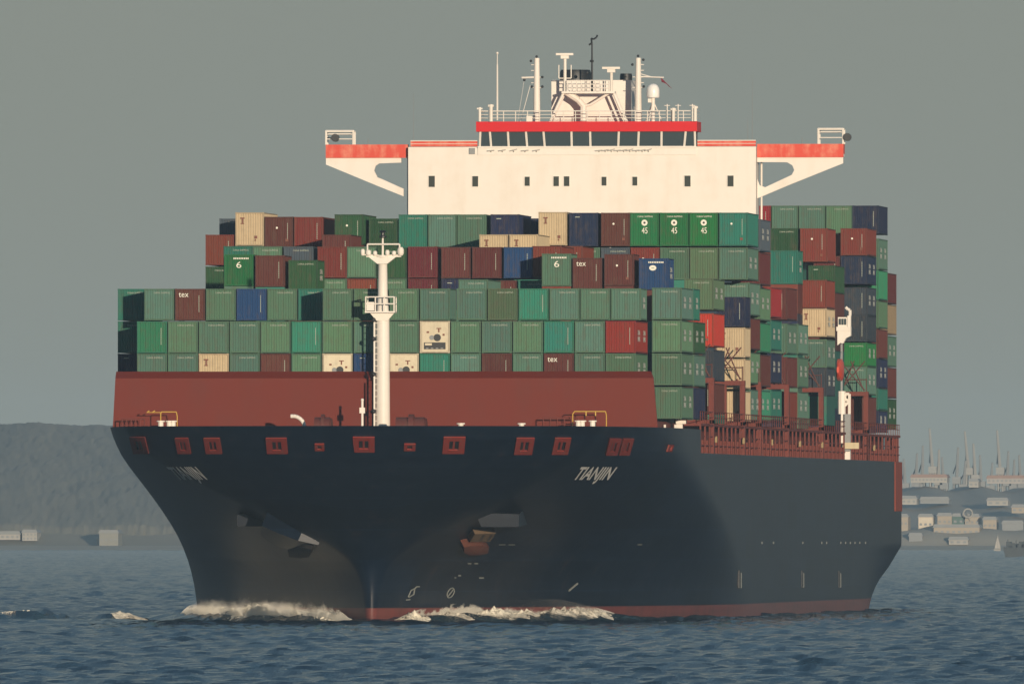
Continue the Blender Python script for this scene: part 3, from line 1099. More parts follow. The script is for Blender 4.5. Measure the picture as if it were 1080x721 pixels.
# foremast
def foremast():
    s = -2.9
    X = PX(403.6, s)
    zz = lambda y: PZ(y, s)
    mb = MB()
    mb.lathe((X, s, 0), [(0.62, 13.75), (0.58, zz(420)), (0.54, zz(335)), (0.50, zz(330)), (0.40, zz(310)), (0.36, zz(276)), (0.60, zz(272)), (0.60, zz(270.5)), (0.10, zz(270)), (0.09, zz(262)), (0.06, zz(244))], 20)
    fm = mb.build('foremast', M_white, ship, smooth=True)
    pf = MB()
    x0, x1 = PX(386, s), PX(417.5, s)
    y0, y1 = s - 1.1, s + 0.9
    z0 = zz(329)
    pf.box(x0, x1, y0, y1, z0 - 0.12, z0)
    zt = zz(314)
    for a in (x0 + 0.06, x0 + 0.85, x1 - 0.85, x1 - 0.06):
        pf.tube((a, y0 + 0.05, z0), (a, y0 + 0.05, zt), 0.06, n=6)
        pf.tube((a, y1 - 0.05, z0), (a, y1 - 0.05, zt), 0.05, n=6)
    for z in (zt, z0 + 0.6):
        pf.path([(x0 + 0.06, y1, z), (x0 + 0.06, y0, z), (x1 - 0.06, y0, z), (x1 - 0.06, y1, z)], 0.055)
    pf.prism([(X - 1.0, z0 - 0.12), (X - 0.45, z0 - 0.75), (X + 0.45, z0 - 0.75), (X + 1.0, z0 - 0.12)], s - 0.6, s - 0.5)
    pf.box(x0 + 0.15, x0 + 0.75, y0 - 0.02, y0 + 0.4, z0 + 0.05, z0 + 0.75)
    pf.build('mast_platform', M_white, fm)
    tp = MB()
    x0, x1 = PX(386.5, s), PX(423, s)
    z0 = zz(272)
    zt = zz(258.5)
    tp.prism([(X - 1.1, z0), (X - 0.4, z0 - 0.55), (X + 0.4, z0 - 0.55), (X + 1.1, z0)], s - 0.5, s + 0.5)
    tp.box(x0, x1, s - 0.35, s + 0.35, z0 + 0.003, z0 + 0.16)
    tp.path([(x0 + 0.1, s - 0.3, z0), (x0 + 0.1, s - 0.3, zt), (x1 - 0.1, s - 0.3, zt), (x1 - 0.1, s - 0.3, z0)], 0.07)
    tp.build('light_yard', M_white, fm)
    for xa, w, h_ in ((383, 4, 7), (389, 5, 6), (396, 4, 5), (409, 4, 6), (416, 4, 5), (423, 6, 9)):
        fl = MB()
        Xa = PX(xa, s)
        fl.lathe((Xa, s - 0.45, z0 + 0.12), [(w * 0.028, 0), (w * 0.045, h_ * 0.02), (w * 0.045, h_ * 0.055), (w * 0.028, h_ * 0.075)], 10)
        fl.tube((Xa, s - 0.45, z0 + 0.2), (X, s - 0.1, z0 + 0.05), 0.05)
        fl.build('mast_light', M_white, fm, smooth=True)
    tl = MB()
    tl.lathe((X, s, zz(252)), [(0.10, 0), (0.30, 0.05), (0.30, 0.16), (0.16, 0.22), (0.16, 0.45), (0.30, 0.5), (0.2, 0.62)], 12)
    tl.build('top_light', M_black, fm)
    ld = MB()
    xl = PX(395.3, s)
    ld.tube((xl, s - 0.5, 13.8), (xl, s - 0.5, zz(333)), 0.085, n=8)
    for q in range(22):
        z = 14.3 + q * (zz(335) - 14.3) / 21
        ld.tube((xl, s - 0.5, z), (X - 0.3, s - 0.3, z), 0.03, n=5)
    ld.build('ladder', M_white, fm)
    for y in (338, 358, 395, 434):
        lm = MB()
        lm.ball((xl - 0.05, s - 0.62, zz(y)), 0.19)
        lm.build('ladder_lamp', M_black, fm)
foremast()

# accommodation block, bridge and wings
def accommodation():
    s = 194.0
    x = lambda v, q=s: PX(v, q)
    z = lambda v, q=s: PZ(v, q)
    L = 4.0
    bl = MB()
    bl.box(x(430.5), x(797), s, s + L, 13.75, z(156.5))
    ac = bl.build('accommodation', M_white, ship)
    sd = MB()
    sd.tube((x(800.8), s + 2.5, 13.75), (x(800.8), s + 2.5, z(160)), 0.09)
    sd.build('side_pipe', M_white, ac)
    sd = MB()
    sd.box(x(430.5) - 0.2, x(430.5) - 0.003, s + 1, s + 1.4, 13.75, z(160))
    sd.build('corner_pipe', M_white, ac)
    for xx, w in ((455.3, 6.6), (501.2, 6.2), (556, 5.4), (586.6, 5.8), (597.6, 5.8), (637, 5.2), (669.5, 5.2), (725, 6.4), (770.3, 6.4)):
        pn = MB()
        X = x(xx)
        hw = w / 2 / K / 0.903
        zc = z(192.6)
        pn.box(X - hw, X + hw, s - 0.02, s + 0.05, zc - 0.44 * w / 5.8, zc + 0.44 * w / 5.8)
        wn_ = pn.build('window', M_pane, ac)
        fr = MB()
        hz = 0.44 * w / 5.8
        t = 0.07
        fr.box(X - hw - t, X - hw, s - 0.05, s + 0.01, zc - hz - t, zc + hz + t)
        fr.box(X + hw, X + hw + t, s - 0.05, s + 0.01, zc - hz - t, zc + hz + t)
        fr.box(X - hw, X + hw, s - 0.05, s + 0.01, zc + hz, zc + hz + t)
        fr.box(X - hw, X + hw, s - 0.05, s + 0.01, zc - hz - t, zc - hz)
        fr.build('frame', M_white, wn_)
    # bridge deck either side of the wheelhouse
    for a, b_ in ((433, 503.5), (735.5, 797)):
        rb = MB()
        rb.box(x(a), x(b_), s - 0.06, s + 0.10, z(156), z(150.2))
        rb.build('bridge_rail', M_orange, ac)
        r2 = MB()
        r2.path([(x(a), s - 0.1, z(150)), (x(b_), s - 0.1, z(150))], 0.05)
        r2.path([(x(a), s - 0.1, z(153.2)), (x(b_), s - 0.1, z(153.2))], 0.03)
        r2.build('rail_bar', M_white, ac)
    lk = MB()
    lk.box(x(495), x(501), s - 0.15, s + 0.4, z(164), z(157.5))
    lk.build('locker', M_grey, ac)
    # wheelhouse
    wh = MB()
    yl, yr = x(504), x(734.5)
    zs, zw0, zw1, zr = z(165), z(155.8), z(140.6), z(130)
    wh.box(yl, yr, s - 0.10, s + 3.9, zs, zw0)
    wb = wh.build('wheelhouse', M_white, ship)
    # slanted glass band: mullions and panes lean outwards at the top
    mull = [(506, 507), (518, 517), (536.5, 536), (556, 555), (574.5, 573.5), (603, 603), (622.7, 622.7), (652, 653), (673, 674), (697.5, 698), (721.5, 723.5), (733, 733)]
    for (xb, xt), (xb2, xt2) in zip(mull[:-1], mull[1:]):
        gp = MB()
        v = [(x(xb), s - 0.05, zw0), (x(xb2), s - 0.05, zw0), (x(xt2), s - 0.45, zw1), (x(xt), s - 0.45, zw1)]
        v2 = [(a, b_ + 0.06, c) for a, b_, c in v]
        gp.add(v + v2, [(0, 1, 2, 3), (7, 6, 5, 4), (0, 4, 5, 1), (1, 5, 6, 2), (2, 6, 7, 3), (3, 7, 4, 0)])
        gp.build('window', M_glass, wb)
    ml = MB()
    for xb, xt in mull:
        ml.tube((x(xb), s - 0.1, zw0 - 0.05), (x(xt), s - 0.5, zw1 + 0.05), 0.11, n=6)
    ml.box(yl, yr, s - 0.25, s - 0.11, zw0 - 0.15, zw0 - 0.02)
    ml.build('window_mullions', M_white, wb)
    bk = MB()
    bk.box(yl + 0.2, yr - 0.2, s + 0.6, s + 3.8, zw0 + 0.003, zw1)
    bk.build('wheelhouse_inside', plain('wheelhouse_dark', (0.05, 0.055, 0.05), 0.7), wb)
    for k in range(14):
        X = x(632 + k * 6.5) if k < 9 else x(518 + (k - 9) * 12)
        wp = MB()
        wp.path([(X - 0.32, s - 0.3, zw0 - 0.42), (X + 0.32, s - 0.3, zw0 - 0.36 + 0.05 * (k % 3))], 0.05)
        wp.tube((X, s - 0.3, zw0 - 0.4), (X, s - 0.12, zw0 - 0.5), 0.05)
        wp.build('wiper', M_wiper, wb)
    rf = MB()
    rf.box(yl - 0.1, yr + 0.1, s - 0.75, s + 4.1, zw1 + 0.003, zr)
    rf.build('roof_band', M_redband, wb)
    # wings
    for sgn in (1, -1):
        zt, zb0 = z(153.6), z(167)
        if sgn > 0:
            xi, xo = x(797.5), x(888.5)
            op = [(x(803), z(172.5)), (x(829), z(172.8)), (x(834.5), z(176)), (x(836.3), z(181)), (x(834), z(186)), (x(806), z(199)), (x(800.5), z(196)), (x(798.6), z(190)), (x(798.6), z(176))]
            tri = [(xi, z(210)), (x(888), z(174)), (x(888), zb0), (xi, zb0)]
        else:
            xi, xo = x(430), x(342.5)
            op = None
        wg = MB()
        if sgn > 0:
            # plate with a window cut out: bottom strut, outer plate, top strip, inner strip
            D1, D2 = s + 1.0, s + 1.5
            xq = lambda a, b_: (x(a), z(b_))
            wg.prism([xq(797.5, 210.5), xq(800, 209.7), xq(800, 197), xq(797.5, 190)], D1, D2)
            wg.prism([xq(800, 209.7), xq(834, 195.5), xq(834, 186), xq(806, 199), xq(800, 197)], D1, D2)
            wg.prism([xq(834, 195.5), xq(888, 174), xq(888, 167), xq(834, 167), xq(836.3, 181), xq(834, 186)][0:3] + [xq(836.5, 167), xq(836.5, 181)], D1, D2)
            wg.prism([xq(834, 195.5), xq(836.5, 194.5), xq(836.5, 181), xq(834, 186)], D1 + 0.004, D2 - 0.004)
            wg.prism([xq(836.5, 181), xq(836.5, 167), xq(829, 167), xq(829, 172.8), xq(834.5, 176)], D1 + 0.002, D2 - 0.002)
            wg.prism([xq(797.5, 172.5), xq(829, 172.8), xq(829, 167), xq(797.5, 167)], D1, D2)
        else:
            D1, D2 = s + 1.0, s + 1.5
            xq = lambda a, b_: (x(a), z(b_))
            wg.prism([xq(342.5, 174.5), xq(397, 197), xq(397, 188), xq(393.5, 181), xq(393.5, 167), xq(342.5, 167)], D1, D2)
            wg.prism([xq(397, 197), xq(422, 207), xq(422, 199), xq(402, 190), xq(397, 188)], D1, D2)
            wg.prism([xq(393.5, 181), xq(395, 176), xq(399, 173.4), xq(422, 172.6), xq(422, 167), xq(393.5, 167)], D1 + 0.002, D2 - 0.002)
            wg.prism([xq(422, 207), xq(424.5, 208), xq(424.5, 200), xq(422, 199)], D1, D2)
        wgo = wg.build('wing_bracket', M_white, ship)
        fl = MB()
        a, b_ = min(xi, xo), max(xi, xo)
        fl.box(a, b_, s + 1.0, s + 2.6, zb0 + 0.003, zb0 + 0.25)
        fl.build('wing_deck', M_white, wgo)
        bw = MB()
        bw.box(a, b_, s + 0.8, s + 0.95, zb0 - 0.05, zt)
        bw.box(a if sgn < 0 else b_ - 0.15, a + 0.15 if sgn < 0 else b_, s + 0.95, s + 2.6, zb0 + 0.25, zt)
        bw.build('wing_bulwark', M_orange, wgo)
        hf = MB()
        if sgn > 0:
            p0, p1 = x(862), x(888)
            zz = z(138)
        else:
            p0, p1 = x(342.7), x(371.5)
            zz = z(139.5)
        for yy in (s + 0.9, s + 2.2):
            hf.path([(p0, yy, zt), (p0, yy, zz), (p1, yy, zz), (p1, yy, zt)], 0.11)
            hf.path([(p0 + 0.2, yy, zz - 0.25), (p1 - 0.2, yy, zz - 0.25)], 0.06)
        hf.path([(p0, s + 0.9, zz), (p0, s + 2.2, zz)], 0.1)
        hf.path([(p1, s + 0.9, zz), (p1, s + 2.2, zz)], 0.1)
        hf.tube((p0, s + 0.9, (zt + zz) / 2 - 0.1), (p1, s + 0.9, (zt + zz) / 2 - 0.1), 0.05)
        hf.build('wing_canopy_frame', M_white, wgo)
        sl = MB()
        cx = x(892.5) if sgn > 0 else x(352.5)
        sl.tube((cx, s + 0.6, z(146.5)), (cx, s + 1.3, z(146.5)), 0.36, n=14)
        sl.tube((cx, s + 1.0, z(146.5)), (p1 if sgn > 0 else p0, s + 1.0, z(147)), 0.07)
        sl.build('searchlight', M_black, wgo)
    return s, x, z, zr
S_, sx_, sz_, ROOF = accommodation()

def monkey_island():
    s, x, z, zr = S_, sx_, sz_, ROOF
    rl = MB()
    posts = [(506.5), (512), (519), (525), (536), (546), (573), (664), (681), (705), (712), (717), (730), (734)]
    y0 = s - 0.7
    for v in np.linspace(506.5, 734, 19):
        rl.tube((x(v), y0, zr), (x(v), y0, z(119)), 0.045, n=5)
    for yy in (119, 122.7, 126.3):
        rl.path([(x(506.5), s + 3.8, z(yy)), (x(506.5), y0, z(yy)), (x(734), y0, z(yy)), (x(734), s + 3.8, z(yy))], 0.03 if yy > 120 else 0.05, n=5)
    rl.build('roof_rail', M_white, ship)
    for v, yt, r in ((507, 115, 0.12), (518.8, 112, 0.16), (734, 114, 0.16), (704.5, 112, 0.05), (716, 112, 0.05), (731, 112, 0.06), (711, 116, 0.14)):
        ps = MB()
        ps.tube((x(v), s - 1.0, zr), (x(v), s - 1.0, z(yt)), r, n=8)
        ps.tube((x(v) - 0.25, s - 1.0, z(yt + 1.5)), (x(v) + 0.25, s - 1.0, z(yt + 1.5)), r * 0.7, n=6)
        ps.build('aerial_post', M_white, ship)
    # funnel casing behind the mast
    fn = MB()
    fn.box(x(577.5), x(661.5), s + 4.2, s + 9.5, 13.75, z(85.5))
    fo = fn.build('funnel_casing', M_white, ship)
    for a, b_, yt in ((583.5, 616.5, 74), (647, 660, 78)):
        ft = MB()
        ft.lathe(((x(a) + x(b_)) / 2, s + 7.2, z(85.5) + 0.003), [((x(b_) - x(a)) / 2, 0), ((x(b_) - x(a)) / 2, z(yt) - z(85.5) - 0.25), ((x(b_) - x(a)) / 2 * 0.93, z(yt) - z(85.5))], 20)
        ft.build('funnel_top', M_black, fo, smooth=True)
    # radar mast: A-frame, platform, two scanners
    rm = MB()
    q = s + 2.2
    zp = z(98)
    rm.box(x(591), x(647), q - 0.9, q + 0.9, zp - 0.18, zp)
    for a, b_ in ((593.5, 578.5), (645, 658.5)):
        rm.tube((x(a), q - 0.6, zp), (x(b_), q - 0.6, zr), 0.13, n=8)
        rm.tube((x(a), q + 0.6, zp), (x(b_), q + 0.6, zr), 0.13, n=8)
    rm.path([(x(594), q, zp), (x(608), q, z(107)), (x(613), q, z(113)), (x(613), q, zr)], 0.30, n=8)
    rm.path([(x(643), q, zp), (x(620), q, z(112)), (x(613), q, z(113))], 0.12, n=8)
    ro = rm.build('radar_mast', M_white, ship)
    pr = MB()
    for v in np.linspace(597, 641, 10):
        pr.tube((x(v), q - 0.85, zp), (x(v), q - 0.85, z(86.5)), 0.05, n=5)
    for yy in (86.5, 90.5, 94.5):
        pr.path([(x(597), q - 0.85, z(yy)), (x(641), q - 0.85, z(yy))], 0.045, n=5)
    pr.build('platform_rail', M_white, ro)
    for v, yt, hw in ((594, 58.5, 0.78), (643, 73, 0.80)):
        sp = MB()
        sp.tube((x(v), q - 0.3, zp), (x(v), q - 0.3, z(yt + 4)), 0.14, n=8)
        sp.box(x(v) - 0.36, x(v) + 0.36, q - 0.6, q + 0.1, z(yt + 5), z(yt + 1.5))
        so = sp.build('scanner_post', M_white, ro)
        an = MB()
        an.box(x(v) - hw, x(v) + hw, q - 0.75, q - 0.4, z(yt + 1.5) + 0.003, z(yt - 0.8))
        an.build('scanner', M_white, so)
        if v < 600:
            cg = MB()
            for dv in (-6.5, 6.5):
                cg.tube((x(v + dv), q - 0.3, z(84)), (x(v + dv), q - 0.3, z(70)), 0.05)
            cg.path([(x(v - 6.5), q - 0.3, z(84)), (x(v + 6.5), q - 0.3, z(84))], 0.05)
            cg.build('scanner_guard', M_white, so)
    dm = MB()
    dm.tube((x(622.3), q, zp), (x(622.3), q, z(47)), 0.10, 0.07, n=8)
    dm.path([(x(619), q, z(49)), (x(622), q, z(47)), (x(621.5), q, z(42)), (x(624), q, z(43)), (x(627), q, z(41)), (x(628), q, z(38.5))], 0.085)
    dm.tube((x(620), q, z(66)), (x(624), q, z(66)), 0.1)
    dm.ball((x(617), q, z(78)), 0.16)
    dm.build('wind_vane_pole', M_black, ro)
    # signal masts either side
    for v, w in ((565, 0.27), (672, 0.27)):
        sm = MB()
        sm.tube((x(v), s + 1.2, zr), (x(v), s + 1.2, z(63)), 0.33, 0.24, n=12)
        for yy in (70, 76, 83, 89, 94):
            for e in (-1, 1):
                if e * (v - 620) > 0 or yy in (83, 94):
                    sm.tube((x(v), s + 1.2, z(yy)), (x(v + e * 6), s + 1.2, z(yy)), 0.04, n=5)
        if v < 600:
            sm.tube((x(v), s + 1.2, z(83)), (x(549), s + 1.2, z(83.5)), 0.09)
            sm.tube((x(552), s + 1.2, z(84)), (x(545), s + 1.0, zr), 0.015, n=4)
            sm.tube((x(558), s + 1.2, z(92)), (x(548), s + 1.0, zr), 0.03, n=4)
        else:
            sm.tube((x(v), s + 1.2, z(82.5)), (x(699), s + 1.2, z(83.5)), 0.06)
            sm.tube((x(v), s + 1.2, z(79)), (x(686), s + 1.2, z(83)), 0.04)
        so = sm.build('signal_mast', M_white, ship, smooth=True)
        for dv, yy in (((-6, 66), (0, 61.5), (-13, 86), (-5, 93), (6, 93), (6, 83)) if v < 600 else ((0, 61), (5.5, 65), (6, 93), (-6, 70))):
            lm = MB()
            lm.ball((x(v + dv), s + 1.0, z(yy)), 0.12)
            lm.build('signal_lamp', M_black, so)
    sd = MB()
    cx = x(688.3)
    sd.tube((cx, s + 0.5, zr), (cx, s + 0.5, z(105)), 0.17, n=10)
    for dx, dy in ((-0.7, 0.6), (0.8, 0.2), (-0.3, -0.9)):
        sd.tube((cx + dx, s + 0.5 + dy, zr), (cx, s + 0.5, z(108)), 0.05, n=6)
    sd.box(cx - 0.45, cx - 0.15, s + 0.3, s + 0.7, z(110), z(106))
    so = sd.build('dome_pedestal', M_white, ship)
    do = MB()
    r = 0.58
    do.lathe((cx, s + 0.5, z(105)), [(r * 0.9, 0), (r, 0.1), (r, 0.65), (r * 0.93, 0.88), (r * 0.72, 1.1), (r * 0.4, 1.24), (0.02, 1.28)], 20)
    do.build('satellite_dome', plain('dome_white', (0.8, 0.78, 0.74), 0.35), so, smooth=True)
    for v, y0, yt, r, qq in ((525, 118, 58, 0.055, s - 0.5), (434, 152, 100, 0.022, s + 2), (791.5, 152, 82, 0.022, s + 2), (787.5, 152, 126, 0.02, s + 1), (386, 154, 147, 0.04, s + 2), (844, 153, 147, 0.04, s + 2)):
        wa = MB()
        wa.tube((x(v), qq, z(y0) - (0.9 if v == 525 else 0.6)), (x(v), qq, z(yt)), r * 1.4, r * 0.7, n=6)
        if v == 525:
            wa.tube((x(v), qq, z(118)), (x(v), qq, z(70)), 0.09, 0.07, n=6)
            wa.ball((x(v), qq, z(58)), 0.12)
        wa.build('whip_aerial', M_white if v == 525 else M_grey, ship)
    bx = MB()
    bx.box(x(556), x(562), s - 0.8, s, zr, z(124))
    bx.build('roof_locker', M_white, ship)
    # flag drooping from the yard
    fg = MB()
    vs, fs = [], []
    for i in range(9):
        for j in range(4):
            u, w = i / 8, j / 3
            px_ = 695.5 + 8 * u + 5.0 * w * (0.3 + 0.7 * u) * 0.8
            py_ = 84.0 + 8.5 * u * (0.4 + 0.6 * u) + 4.5 * w * (1 - 0.35 * u)
            vs.append((x(px_), s + 1.2 + 0.12 * math.sin(u * 7 + w * 2), z(py_)))
    for i in range(8):
        for j in range(3):
            fs.append((i * 4 + j, (i + 1) * 4 + j, (i + 1) * 4 + j + 1, i * 4 + j + 1))
    fg.add(vs, fs)
    o = fg.build('flag', M_flag, smooth=True)
    o.modifiers.new('thick', 'SOLIDIFY').thickness = 0.02
    tag(o, 'small dark red flag drooping from the yard of the signal mast', 'flag')
monkey_island()

# crane and ladder tower beside the accommodation, with the rescue boat below its jib
def side_crane():
    s = 205.0
    x = lambda v: PX(v, s)
    z = lambda v: PZ(v, s)
    cr = MB()
    cr.box(x(886.5), x(896), s, s + 1.2, 13.8, z(437))
    cr.path([(x(887), s + 0.3, z(437)), (x(887), s + 0.3, z(413))], 0.35, n=8)
    cr.path([(x(895), s + 0.3, z(437)), (x(895), s + 0.3, z(416)), (x(891), s + 0.3, z(416)), (x(888), s + 0.3, z(430)), (x(895), s + 0.3, z(424)), (x(889), s + 0.3, z(420))], 0.14, n=6)
    co = cr.build('crane', M_white, ship)
    hd = MB()
    hd.prism([(x(883), z(365)), (x(886), z(362.5)), (x(889), z(363)), (x(892), z(357.5)), (x(897), z(355)), (x(897), z(350)), (x(883), z(350))], s - 0.3, s + 0.9)
    hd.box(x(882), x(897), s - 0.4, s + 1.0, z(350), z(345.5))
    hd.box(x(893.5), x(897), s - 0.3, s + 0.6, z(345.5) + 0.003, z(334))
    hd.path([(x(896), s, z(334)), (x(896), s, z(328)), (x(894), s, z(327.5)), (x(891.5), s, z(325))], 0.14)
    hd.build('crane_jib', M_white, co)
    cb = MB()
    cb.box(x(883.5), x(893), s - 0.2, s + 0.5, z(345.5) + 0.003, z(335.5))
    cbo = cb.build('crane_cab', M_white, co)
    for k in range(3):
        gw = MB()
        gw.box(x(884.3 + k * 2.8), x(886.7 + k * 2.8), s - 0.24, s - 0.203, z(343.5), z(337))
        gw.build('cab_window', M_glass, cbo)
    ml = MB()
    ml.box(x(886), x(888), s + 0.2, s + 0.8, z(413), z(350))
    ml.build('crane_column', M_grey, co)
    tw = MB()
    tw.box(x(890.5), x(896.5), s - 0.4, s - 0.003, z(476), z(437))
    tw.build('crane_pedestal', M_grey, co)
    sb = MB()
    sb.box(x(889), x(906), s - 0.9, s - 0.41, z(473.5), z(467))
    sb.build('service_box', paint('cream_box', (0.55, 0.47, 0.30), 0.5, 0.2), co)
    bt = MB()
    n = 9
    vs, fs = [], []
    for i in range(n + 1):
        u = i / n
        w = 0.75 * math.sin(math.pi * min(1, max(0.02, u))) ** 0.5 + 0.02
        for k in range(10):
            t = 2 * math.pi * k / 10
            vs.append((x(886.6) + 0.46 * w * math.copysign(abs(math.cos(t)) ** 0.6, math.cos(t)), s - 1.5 - 2.6 + 5.2 * u, z(391) + 1.35 * (w * math.copysign(abs(math.sin(t)) ** 0.7, math.sin(t)))))
    for i in range(n):
        for k in range(10):
            fs.append((i * 10 + k, i * 10 + (k + 1) % 10, (i + 1) * 10 + (k + 1) % 10, (i + 1) * 10 + k))
    fs += [tuple(range(9, -1, -1)), tuple(range(n * 10, n * 10 + 10))]
    bt.add(vs, fs)
    o = bt.build('rescue_boat', M_lifeboat, smooth=True)
    tag(o, 'orange rescue boat hanging under the white crane at the ship side', 'boat')
    hk = MB()
    hk.path([(x(886.6), s - 1.5, z(385)), (x(886.6), s - 0.2, z(372))], 0.05)
    hk.path([(x(886.6), s - 0.2, z(372)), (x(887), s + 0.3, z(372))], 0.05)
    hk.build('falls', M_grey, co)
side_crane()

# lashing bridges between the bays
def lashing_bridge(s, x_in=20.2, x_out=22.8, zt=20.2):
    mb = MB()
    for X in (x_in, x_out - 0.35):
        mb.box(X, X + 0.42, s, s + 0.9, 13.8, zt - 0.5)
    mb.box(x_in, x_out + 0.07, s - 0.1, s + 1.0, zt - 0.5 + 0.003, zt - 0.1)
    mb.box(x_in, x_out + 0.07, s, s + 0.9, 16.3, 16.6)
    for X in (x_in + 0.9,):
        mb.box(X, X + 0.2, s + 0.2, s + 0.6, 16.6, zt - 0.5)
    return mb
def lashing():
    for s in (47.6, 82.0, 100.6, 133.5, 175.5, 233.4):
        mb = lashing_bridge(s)
        mb.box(-22.85, 20.2, s, s + 0.9, 19.5, 19.9)
        for X in np.linspace(-22.4, 17.6, 17):
            mb.box(X - 0.18, X + 0.18, s + 0.1, s + 0.8, 16.31, 19.5)
        o = mb.build('lashing_bridge', M_deckred, ship)
        rd = MB()
        for a, b_ in ((20.3, 22.6), (22.6, 20.3), (20.5, 21.6), (22.5, 21.3)):
            rd.tube((a, s - 0.25, 20.2), (b_, s - 0.3, 22.9), 0.06, n=5)
        rd.tube((22.7, s, 20.1), (22.7, s, 21.3), 0.05)
        rd.tube((20.3, s, 20.1), (20.3, s, 21.3), 0.05)
        rd.tube((20.3, s, 21.2), (22.7, s, 21.2), 0.05)
        rd.build('lashing_rods', paint('rod_red%d' % int(s), (0.10, 0.035, 0.03), 0.6, 0.4), o)
lashing()

# ------------------------------------------------------------------ containers
W = 2.438
_cm = {}
def container_body(L, H):
    """corrugated end and side panels"""
    key = ('b', L, round(H, 2))
    if key in _cm:
        return _cm[key]
    mb = MB()
    d, e = 0.045, 0.07
    def corr(a0, a1, n):
        st = (a1 - a0) / n
        p = []
        for i in range(n):
            q = a0 + i * st
            p += [(q, 0), (q + 0.30 * st, 0), (q + 0.50 * st, 1), (q + 0.80 * st, 1)]
        p.append((a1, 0))
        return p
    z0, z1 = 0.14, H - 0.10
    p = corr(0.09, W - 0.09, 11)
    mb.add([(a, 0.03 + e * k, z) for z in (z0, z1) for a, k in p], [(i, i + 1, len(p) + i + 1, len(p) + i) for i in range(len(p) - 1)])
    mb.add([(a, L - 0.03 - e * k, z) for z in (z0, z1) for a, k in p], [(i + 1, i, len(p) + i, len(p) + i + 1) for i in range(len(p) - 1)])
    p = corr(0.09, L - 0.09, 22 if L < 8 else 44)
    mb.add([(W - 0.03 - d * k, a, z) for z in (z0, z1) for a, k in p], [(i, i + 1, len(p) + i + 1, len(p) + i) for i in range(len(p) - 1)])
    mb.add([(0.03 + d * k, a, z) for z in (z0, z1) for a, k in p], [(i + 1, i, len(p) + i, len(p) + i + 1) for i in range(len(p) - 1)])
    mb.add([(0.02, 0.02, H - 0.03), (W - 0.02, 0.02, H - 0.03), (W - 0.02, L - 0.02, H - 0.03), (0.02, L - 0.02, H - 0.03)], [(0, 1, 2, 3)])
    mb.add([(0.02, 0.02, 0.12), (W - 0.02, 0.02, 0.12), (W - 0.02, L - 0.02, 0.12), (0.02, L - 0.02, 0.12)], [(3, 2, 1, 0)])
    _cm[key] = mb.mesh('container_panels', [M['sage']])
    return _cm[key]
def container_frame(L, H):
    key = ('f', L, round(H, 2))
    if key in _cm:
        return _cm[key]
    mb = MB()
    t = 0.10
    for x in (0, W - t):
        for y in (0, L - t):
            mb.box(x, x + t, y, y + t, 0.12, H - 0.12)
    for x in (-0.01, W - 0.17):
        for y in (-0.01, L - 0.17):
            mb.box(x, x + 0.18, y, y + 0.18, 0, 0.12)
            mb.box(x, x + 0.18, y, y + 0.18, H - 0.12, H)
    for y in (0.0, L - t):
        mb.box(0.17, W - 0.17, y, y + t, 0.02, 0.14)
        mb.box(0.17, W - 0.17, y, y + t, H - 0.10, H - 0.01)
    for x in (0.0, W - t):
        mb.box(x, x + t, 0.17, L - 0.17, 0.02, 0.14)
        mb.box(x, x + t, 0.17, L - 0.17, H - 0.08, H - 0.01)
    _cm[key] = mb.mesh('container_frame', [FR['sage']])
    return _cm[key]
def put_text(mb, body, x0, z0, h, w=None, mi=0, y=-0.012):
    vs, fs, asp = text_mesh(body)
    w = h * asp if w is None else w
    mb.add([(x0 + a * w, y, z0 + b_ * h) for a, b_ in vs], fs, mi)
def side_text(mb, body, y0, z0, h, w, mi=0):
    vs, fs, asp = text_mesh(body, 1.0, 0.045)
    mb.add([(W + 0.012, y0 + a * w, z0 + b_ * h) for a, b_ in vs], fs, mi)
def disc(mb, cx, cz, rx, rz, mi, y=-0.012, n=18):
    mb.add([(cx + rx * math.cos(2 * math.pi * i / n), y, cz + rz * math.sin(2 * math.pi * i / n)) for i in range(n)], [tuple(range(n))], mi)
LM = [M_letter, M_letter_dull, M_letter_brown, M_black]
